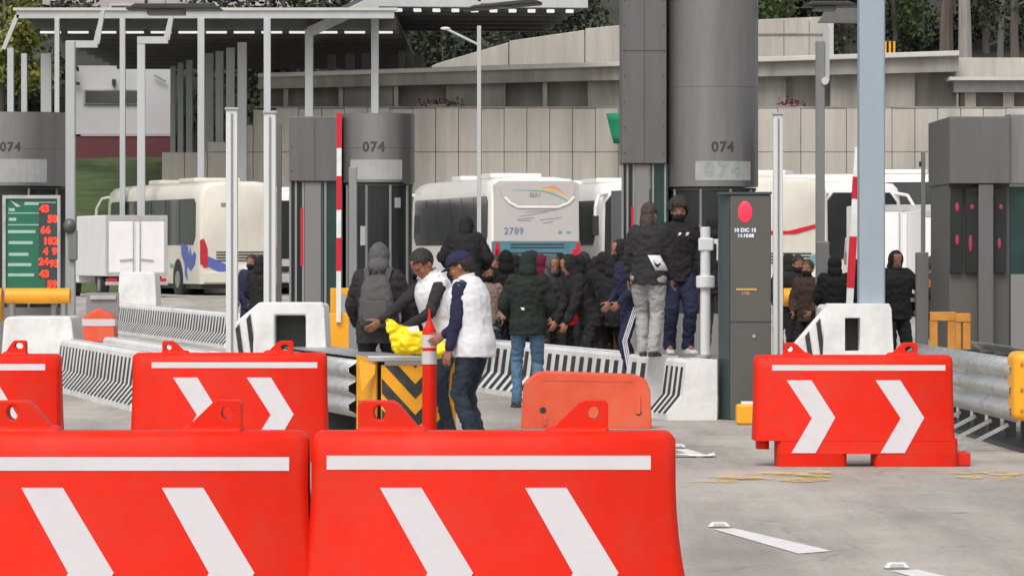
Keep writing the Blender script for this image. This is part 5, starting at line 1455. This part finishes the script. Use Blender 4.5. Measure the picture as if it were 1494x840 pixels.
    # --- head cover
    def shell(nm, mt, R, c, yo, zlo, half, wr=.006, thick=.012, vox=.012):
        b = MB(); b.ell(HD(c), R, 20, 14, rot=hq)
        if nm == 'hood':
            b.loft([ring(U((0, .02, 1.40)), .125, .095, 16, RL), ring(U((0, .02, 1.46)), .105, .095, 16, RL), ring(HD((0, .02, .08)), .098, .105, 16, RH)])
            b.ell(HD((0, .085, .03)), (.09, .05, .07), 14, 8, rot=hq)
        me = remesh(b, vox, 3, wr, 12, seed + 9)
        bm = bmesh.new(); bm.from_mesh(me); iv = RH.inverted(); kill = []
        for v in bm.verts:
            p = iv @ (v.co - nb)
            if p.y < yo and abs(p.x) < half and p.z > zlo and p.z < .245 * 1: kill.append(v)
            elif nm == 'hair' and p.z < (.10 if p.y < .03 else .045): kill.append(v)
            elif nm == 'cap' and p.z < .160: kill.append(v)
        bmesh.ops.delete(bm, geom=kill, context='VERTS'); bm.to_mesh(me); bm.free()
        sc(me)
        o = link(nm, me, M[mt], root, angle=None)
        m_ = o.modifiers.new('t', 'SOLIDIFY'); m_.thickness = thick; m_.offset = -1
        return o
    if hood: shell('hood', hood, (.100, .126, .132), (0, .0, .143), -.058, .045, .066)
    if hair:
        hs = hair_scale; b = MB(); b.ell(HD((0, .008, .168)), (.092 * hs, .116 * hs, .112 * hs), 20, 14, rot=hq)
        if long_hair:
            b.ell(HD((0, .05, .06)), (.088, .065, .16), 16, 10, rot=hq)
        me = remesh(b, .009, 2, .007 * hs * hs, 30, seed + 4)
        bm = bmesh.new(); bm.from_mesh(me); iv = RH.inverted(); kill = []
        for v in bm.verts:
            p = iv @ (v.co - nb)
            if p.y < -.045 and abs(p.x) < .078 and p.z < .200 + .02 * noise.noise(p * 40): kill.append(v)
            elif p.y < .03 and abs(p.x) < .1 * hs and p.z < .150 + .012 * noise.noise(p * 50): kill.append(v)
            elif not long_hair and p.z < .07: kill.append(v)
            elif cap and p.z > .178: kill.append(v)
        bmesh.ops.delete(bm, geom=kill, context='VERTS'); bm.to_mesh(me); bm.free(); sc(me)
        o = link('hair', me, M[hair], root, angle=None); m_ = o.modifiers.new('t', 'SOLIDIFY'); m_.thickness = .012; m_.offset = -1
    if cap:
        if True:
            b = MB(); b.ell(HD((0, -.002, .178)), (.097, .121, .098), 22, 14, rot=hq)
            me = remesh(b, .009, 3)
            bm = bmesh.new(); bm.from_mesh(me); iv = RH.inverted()
            kill = [v for v in bm.verts if (iv @ (v.co - nb)).z < .168]
            bmesh.ops.delete(bm, geom=kill, context='VERTS'); bm.to_mesh(me); bm.free(); sc(me)
            o = link('cap', me, M[cap], root, angle=None); m_ = o.modifiers.new('t', 'SOLIDIFY'); m_.thickness = .008; m_.offset = -1
            q = MB(); n = 10; r0 = [HD((.080 * sin(-1.1 + 2.2 * i / n), -.002 - .110 * cos(-1.1 + 2.2 * i / n), .172)) for i in range(n + 1)]
            r1 = [HD((.070 * sin(-1.1 + 2.2 * i / n), -.055 - .125 * cos(-1.1 + 2.2 * i / n), .158 + .008 * cos((i / n - .5) * 3))) for i in range(n + 1)]
            dn = RH @ Vector((0, 0, -.007))
            q.loft([[a, c, c + dn, a + dn] for a, c in zip(r0, r1)]); e_ = q.mesh('visor'); sc(e_); link('visor', e_, M[cap], o)
            q = MB(); q.ell(HD((0, 0, .268)), (.012, .012, .007), 10, 6); e_ = q.mesh('button'); sc(e_); link('button', e_, M[cap], o)
    if mask:
        b = MB(); b.ell(HD((0, -.036, .078)), (.074, .080, .062), 18, 12, rot=hq); b.ell(HD((0, -.01, .03)), (.070, .075, .05), 16, 8, rot=hq)
        me = remesh(b, .010, 3, .006, 14, seed); sc(me); link('face_covering', me, M[mask], root, angle=None)
    if logo:
        # pale print on the garment: a flat patch riding just above the cloth
        for (a, zz, w_, h_, back) in logo:
            yy = (.142 if back else -.142)
            b = MB(); n = 6; rows = []
            for j in range(3):
                row = []
                for i in range(n + 1):
                    x = a - w_ / 2 + w_ * i / n + .25 * h_ * (j - 1)
                    cs = max(.05, 1 - (x / .2) ** 2)
                    row.append(U((x, yy * sqrt(cs) + (.012 if back else -.012), zz + h_ * (j - 1) / 2)))
                rows.append(row)
            b.loft(rows, close=False, caps=False); e_ = b.mesh('print'); sc(e_)
            o = link('print', e_, M['white_cloth'], up, angle=None); m_ = o.modifiers.new('t', 'SOLIDIFY'); m_.thickness = .004
    if swoosh:
        b = MB(); pts = [(-.085, 1.075), (-.10, 1.03), (-.125, 1.005), (-.155, 1.03), (-.185, 1.075)]
        wd = [.004, .012, .017, .011, .003]; rows = [[], []]
        for (x, zz), w_ in zip(pts, wd):
            yy = .158 * sqrt(max(.05, 1 - (x / .2) ** 2)) + .008
            rows[0].append(U((x, yy, zz - w_))); rows[1].append(U((x, yy, zz + w_)))
        b.loft(rows, close=False, caps=False); e_ = b.mesh('print'); sc(e_); o = link('print', e_, M['black_cloth'], up, angle=None)
        m_ = o.modifiers.new('t', 'SOLIDIFY'); m_.thickness = .006
    return root, dict(U=U, k=k, RL=RL, HD=HD, Wr=Wr, S=S, root=root)

# the two in white vests at the crash box
person('person in a navy cap and white vest, one hand on the crash box', 691, 174, 0, -112, 1.67, lean=8, head=(16, 6), handL=(.25, -.13, .82), handR=(-.12, -.33, .98), top='navy_cloth', vest='white_cloth', trousers='dark_denim', cap='navy_cloth', near=True, loose=1.12, hair='hair_dark', feet=((.09, .03), (-.10, .0)), bulk=1.16, elbow=(.25, .7, -.2))
person('bareheaded person in a white vest over dark sleeves looking down at the yellow bag', 647, 166, 0, -62, 1.72, lean=14, head=(26, 8), handL=(.10, -.42, 1.00), handR=(-.20, -.52, 1.04), top='soft_black', vest='white_cloth', trousers='dark_denim', hair='hair_dark', near=True, bulk=1.04)
# backpack wearer
_, P1 = person('person in a grey hood wearing a grey backpack, seen from behind', 552, 157, 0, 176, 1.74, lean=4, head=(12, 0), top='soft_black', hood='grey_cloth', trousers='black_cloth', near=True, bulk=1.16, handL=(.22, -.30, .96), handR=(-.22, -.28, .96))
def backpack(P):
    r0 = P['root']; k = P['k']
    root = empty('backpack', r0.location, r0.rotation_euler.z, label='dark grey backpack with two straps worn by the person in the grey hood', cat='backpack')
    b = MB(); rings = []
    for zz, w_, d_ in ((.93, .115, .05), (.955, .145, .085), (1.05, .155, .105), (1.2, .150, .10), (1.32, .130, .085), (1.39, .095, .06), (1.415, .05, .03)):
        c = P['U']((0, .135 + d_ * .75, zz))
        rings.append([c + Vector((w_ * (abs(cos(a)) ** .55) * (1 if cos(a) > 0 else -1), d_ * (abs(sin(a)) ** .6) * (1 if sin(a) > 0 else -1), 0)) for a in [2 * pi * i / 24 for i in range(24)]])
    b.loft(rings); me = remesh(b, .011, 3, .012, 9, 3)
    for v in me.vertices: v.co *= k
    link('bag', me, M['pack_grey'], root, angle=None)
    b = MB(); rings = []
    for zz, w_ in ((.97, .11), (1.0, .125), (1.12, .125), (1.17, .11)):
        c = P['U']((0, .135 + .165, zz)); rings.append([c + Vector((w_ * x, .03 * y, 0)) for x, y in ((-1, -1), (1, -1), (.9, 1), (-.9, 1))])
    b.loft(rings); me = b.mesh('pocket')
    for v in me.vertices: v.co *= k
    link('pocket', me, M['pack_grey'], root, bevel=.02)
    for sd in (1, -1):
        pts = [P['U'](p) for p in ((sd * .085, .16, 1.36), (sd * .105, .09, 1.465), (sd * .115, .0, 1.48), (sd * .125, -.10, 1.40), (sd * .14, -.145, 1.22), (sd * .155, -.06, 1.05), (sd * .14, .12, 1.0))]
        b = MB()
        for a, c in zip(pts, pts[1:]): b.bar(a, c, .05, .016, up=(pts[2] - P['U']((0, 0, 1.2))))
        me = b.mesh('strap')
        for v in me.vertices: v.co *= k
        link('strap', me, M['pack_grey'], root, bevel=.004)
    b = MB(); hp = [P['U'](p) for p in ((-.03, .19, 1.40), (-.02, .20, 1.45), (.02, .20, 1.45), (.03, .19, 1.40))]
    for a, c in zip(hp, hp[1:]): b.cap(a, c, .009, .009, 8)
    me = b.mesh('handle')
    for v in me.vertices: v.co *= k
    link('handle', me, M['pack_grey'], root)
backpack(P1)
# black back in front of the centre coach, sitting high
person('broad black hooded person standing high before the side of the centre coach', 678, 122, .6, 172, 1.50, lean=10, top='black_cloth', hood='black_cloth', trousers='black_cloth', bulk=1.38, handL=(.24, -.25, 1.0), handR=(-.24, -.25, 1.0), head=(18, 0))
# jeans
person('person in a dark hooded jacket and blue jeans seen from behind', 770, 136, 0, 180, 1.66, lean=2, head=(14, 0), top='dark_green_cloth', hood='dark_green_cloth', trousers='denim', bulk=1.17, near=True, handL=(.17, -.20, .98), handR=(-.17, -.20, .98), logo=((.055, 1.08, .035, .03, True),), feet=((.12, 0), (-.10, .05)))
# two on the barrier end
person('long haired person in black jacket and light grey trousers standing on the barrier', 946, 143, .602, 168, 1.55, lean=3, top='soft_black', trousers='light_grey_cloth', hair='hair_brown', long_hair=True, near=True, bulk=1.14, loose=1.2, head=(6, -18), handL=(.24, -.10, .86), handR=(-.24, -.12, .86), feet=((.07, -.06), (-.07, .1)), shoes='black_trim', logo=((-.125, 1.04, .13, .17, True),), swoosh=True)
person('curly haired person with a black face covering in navy clothes standing on the barrier', 990, 139, .602, 14, 1.60, lean=0, top='black_cloth', trousers='navy_cloth', hair='hair_dark', mask='black_cloth', hair_scale=1.34, near=True, bulk=1.16, loose=1.25, head=(4, -10), handL=(.22, -.14, .90), handR=(-.22, -.14, .90), logo=((-.03, 1.33, .03, .035, False), (.06, 1.33, .035, .04, False)), feet=((.10, -.03), (-.09, .05)), shoes='white_paint')
person('person in dark navy trousers with white side stripes stepping up beside the grey trousers', 921, 139, .3, -75, 1.50, lean=12, top='navy_cloth', trousers='navy_cloth', hood='black_cloth', mask='black_cloth', side_stripe='white_cloth', near=True, bulk=1.05, feet=((.09, -.05), (-.09, .1)), handL=(.2, -.2, .95), handR=(-.2, -.2, .95))
# standing behind the antenna post
person('person in black with grey trousers half hidden by the white antenna post', 1043, 136, .45, 165, 1.62, top='black_cloth', trousers='grey_cloth', hood='black_cloth', bulk=1.1)
# the crowd behind the centre barrier
crowd = [
    ('person in a black coat leaning left with one arm reaching down behind the barrier', 862, 123, 0, -75, 1.68, dict(lean=24, top='black_cloth', hood='black_cloth', trousers='black_cloth', bulk=1.18, handL=(.15, -.42, .62), handR=(-.15, -.45, .70))),
    ('person in a black hooded jacket closest behind the striped trousers', 893, 121, 0, 150, 1.62, dict(top='black_cloth', hood='black_cloth', trousers='black_cloth', bulk=1.12, lean=6)),
    ('person in a red top between the reaching person and the jeans', 831, 119, 0, 10, 1.62, dict(top='red_cloth', hood='black_cloth', mask='black_cloth', trousers='dark_denim')),
    ('person in a grey hood with dark jacket peering over the jeans wearer', 806, 121, 0, 20, 1.62, dict(top='soft_black', hood='grey_cloth', mask='grey_cloth', trousers='black_cloth', bulk=1.1, head=(16, 0))),
    ('person in a dark green hooded top behind the red top', 846, 112, 0, 160, 1.62, dict(top='dark_green_cloth', hood='dark_green_cloth', trousers='black_cloth')),
    ('dark haired person in a tan top behind the navy cap', 712, 118, 0, 25, 1.50, dict(top='tan_cloth', hair='hair_dark', mask='black_cloth', trousers='dark_denim')),
    ('dark hooded person just left of the jeans wearer', 738, 114, 0, 185, 1.68, dict(top='black_cloth', hood='black_cloth', trousers='black_cloth', bulk=1.1)),
    ('dark haired person in a maroon top against the red tail light of the centre coach', 722, 108, 0, -20, 1.60, dict(top='maroon_cloth', hair='hair_brown', mask='black_cloth', trousers='black_cloth')),
    ('person in a plum dark jacket behind the grey hooded one', 790, 108, 0, 170, 1.62, dict(top='soft_black', hood='maroon_cloth', trousers='black_cloth')),
    ('small dark hooded person under the right tail light of the centre coach', 870, 106, 0, -160, 1.60, dict(top='soft_black', hood='black_cloth', trousers='black_cloth')),
    ('person in navy with dark hair behind the bareheaded vest wearer', 601, 112, 0, 30, 1.52, dict(top='navy_cloth', hair='hair_dark', mask='black_cloth', trousers='black_cloth', bulk=1.1)),
    ('person in navy and black standing left of the tall white light curtain post', 367, 92, 0, -25, 1.62, dict(top='navy_cloth', hair='hair_dark', mask='black_cloth', trousers='navy_cloth', bulk=1.15)),
    ('dark hooded person half hidden between the two white light curtain posts', 380, 96, 0, 160, 1.60, dict(top='black_cloth', hood='black_cloth', trousers='black_cloth', bulk=1.1)),
    ('dark haired person in black behind the white light curtain post right of the kiosk', 1160, 104, 0, 20, 1.62, dict(top='black_cloth', hair='hair_dark', mask='black_cloth', trousers='black_cloth', bulk=1.15, lean=10)),
    ('person in brown black top with dark hair left of the camera pole', 1178, 108, 0, -30, 1.55, dict(top='brown_cloth', hair='hair_brown', mask='black_cloth', trousers='black_cloth', bulk=1.1)),
    ('black hooded person between the camera pole and the leaning boom', 1218, 112, 0, 175, 1.62, dict(top='black_cloth', hood='black_cloth', trousers='black_cloth', bulk=1.15)),
    ('person in a dark green jacket between the leaning boom and the big pole', 1250, 115, 0, 160, 1.56, dict(top='dark_green_cloth', hood='black_cloth', trousers='black_cloth')),
    ('black hooded person with a grey face covering standing right of the big blue grey pole', 1306, 112, 0, 24, 1.68, dict(top='black_cloth', hood='black_cloth', mask='grey_cloth', trousers='black_cloth', bulk=1.36, loose=1.15, head=(14, -8), handL=(.42, -.22, 1.12), handR=(-.3, -.1, .85))),
    ('person in brown half hidden by the grey box on the slim dark post', 1363, 106, 0, 200, 1.60, dict(top='brown_cloth', hair='hair_brown', trousers='brown_cloth', lean=8, face=False)),
]
crowd += [
    ('tall black hooded person behind the reaching person, in front of the dark windscreen', 880, 109, 0, 190, 1.66, dict(top='black_cloth', hood='black_cloth', trousers='black_cloth', bulk=1.2)),
    ('person with a black hood and dark green jacket left of the red top', 818, 112, 0, 175, 1.64, dict(top='dark_green_cloth', hood='black_cloth', trousers='black_cloth', bulk=1.2)),
    ('navy jacketed person with covered face between the jeans wearer and the tan top', 752, 110, 0, 160, 1.62, dict(top='navy_cloth', hood='black_cloth', trousers='black_cloth', bulk=1.2)),
    ('black hooded person behind the navy cap, nearest the broad hooded person', 695, 112, 0, 170, 1.66, dict(top='black_cloth', hood='black_cloth', trousers='black_cloth', bulk=1.25)),
    ('dark grey jacketed person under the middle of the bumper of the centre coach', 776, 105, 0, 190, 1.68, dict(top='soft_black', hood='soft_black', trousers='black_cloth', bulk=1.2)),
    ('dark hooded person at the far side of the crowd, below the badge of the coach', 852, 104, 0, 165, 1.66, dict(top='navy_cloth', hood='soft_black', trousers='black_cloth', bulk=1.2)),
    ('black clad person filling the gap beside the rust orange guard post', 908, 114, 0, 185, 1.62, dict(top='black_cloth', hood='black_cloth', trousers='black_cloth', bulk=1.25)),
    ('black hooded person in front of the yellow bar post right of the kiosk', 1150, 100, 0, 195, 1.64, dict(top='black_cloth', hood='black_cloth', trousers='black_cloth', bulk=1.3)),
]
for lab, px, s, z, yaw, hh, kw in crowd:
    kw.setdefault('handL', (.15, -.17, .95)); kw.setdefault('handR', (-.15, -.17, .95))
    person(lab, px, s, z, yaw, hh, group='people in dark clothes behind the barriers', **kw)

# yellow bag held at the crash box
def yellow_bag():
    s = 168; root = empty('yellow_bag', (PX(604, s), DD(s) - .12, PZ(520, s)), label='crumpled bright yellow plastic bag held above the crash box by the vest wearers', cat='bag')
    X = lambda a: PX(a, s) - root.location.x; Z = lambda c: PZ(c, s) - root.location.z
    b = MB()
    b.ell((X(610), 0, Z(500)), (.22, .12, .10), 18, 12); b.ell((X(592), .02, Z(497)), (.14, .10, .12), 16, 10); b.ell((X(640), 0, Z(510)), (.13, .10, .07), 14, 10)
    b.loft([[(X(a), y, Z(c)) for a, c in ((560, 466), (566, 463), (588, 478), (596, 512), (578, 515))] for y in (-.05, .06)])
    me = remesh(b, .008, 10, .030, 6.5, 4.2); link('film', me, M['bag_yellow'], root, angle=None)
    q = MB(); q.loft([[(X(596), -.13, Z(476)), (X(611), -.15, Z(474)), (X(613), -.16, Z(482)), (X(598), -.14, Z(484))], [(X(596), -.11, Z(476)), (X(611), -.13, Z(474)), (X(613), -.14, Z(482)), (X(598), -.12, Z(484))]])
    q.build('fold', M['paper'], root)
yellow_bag()
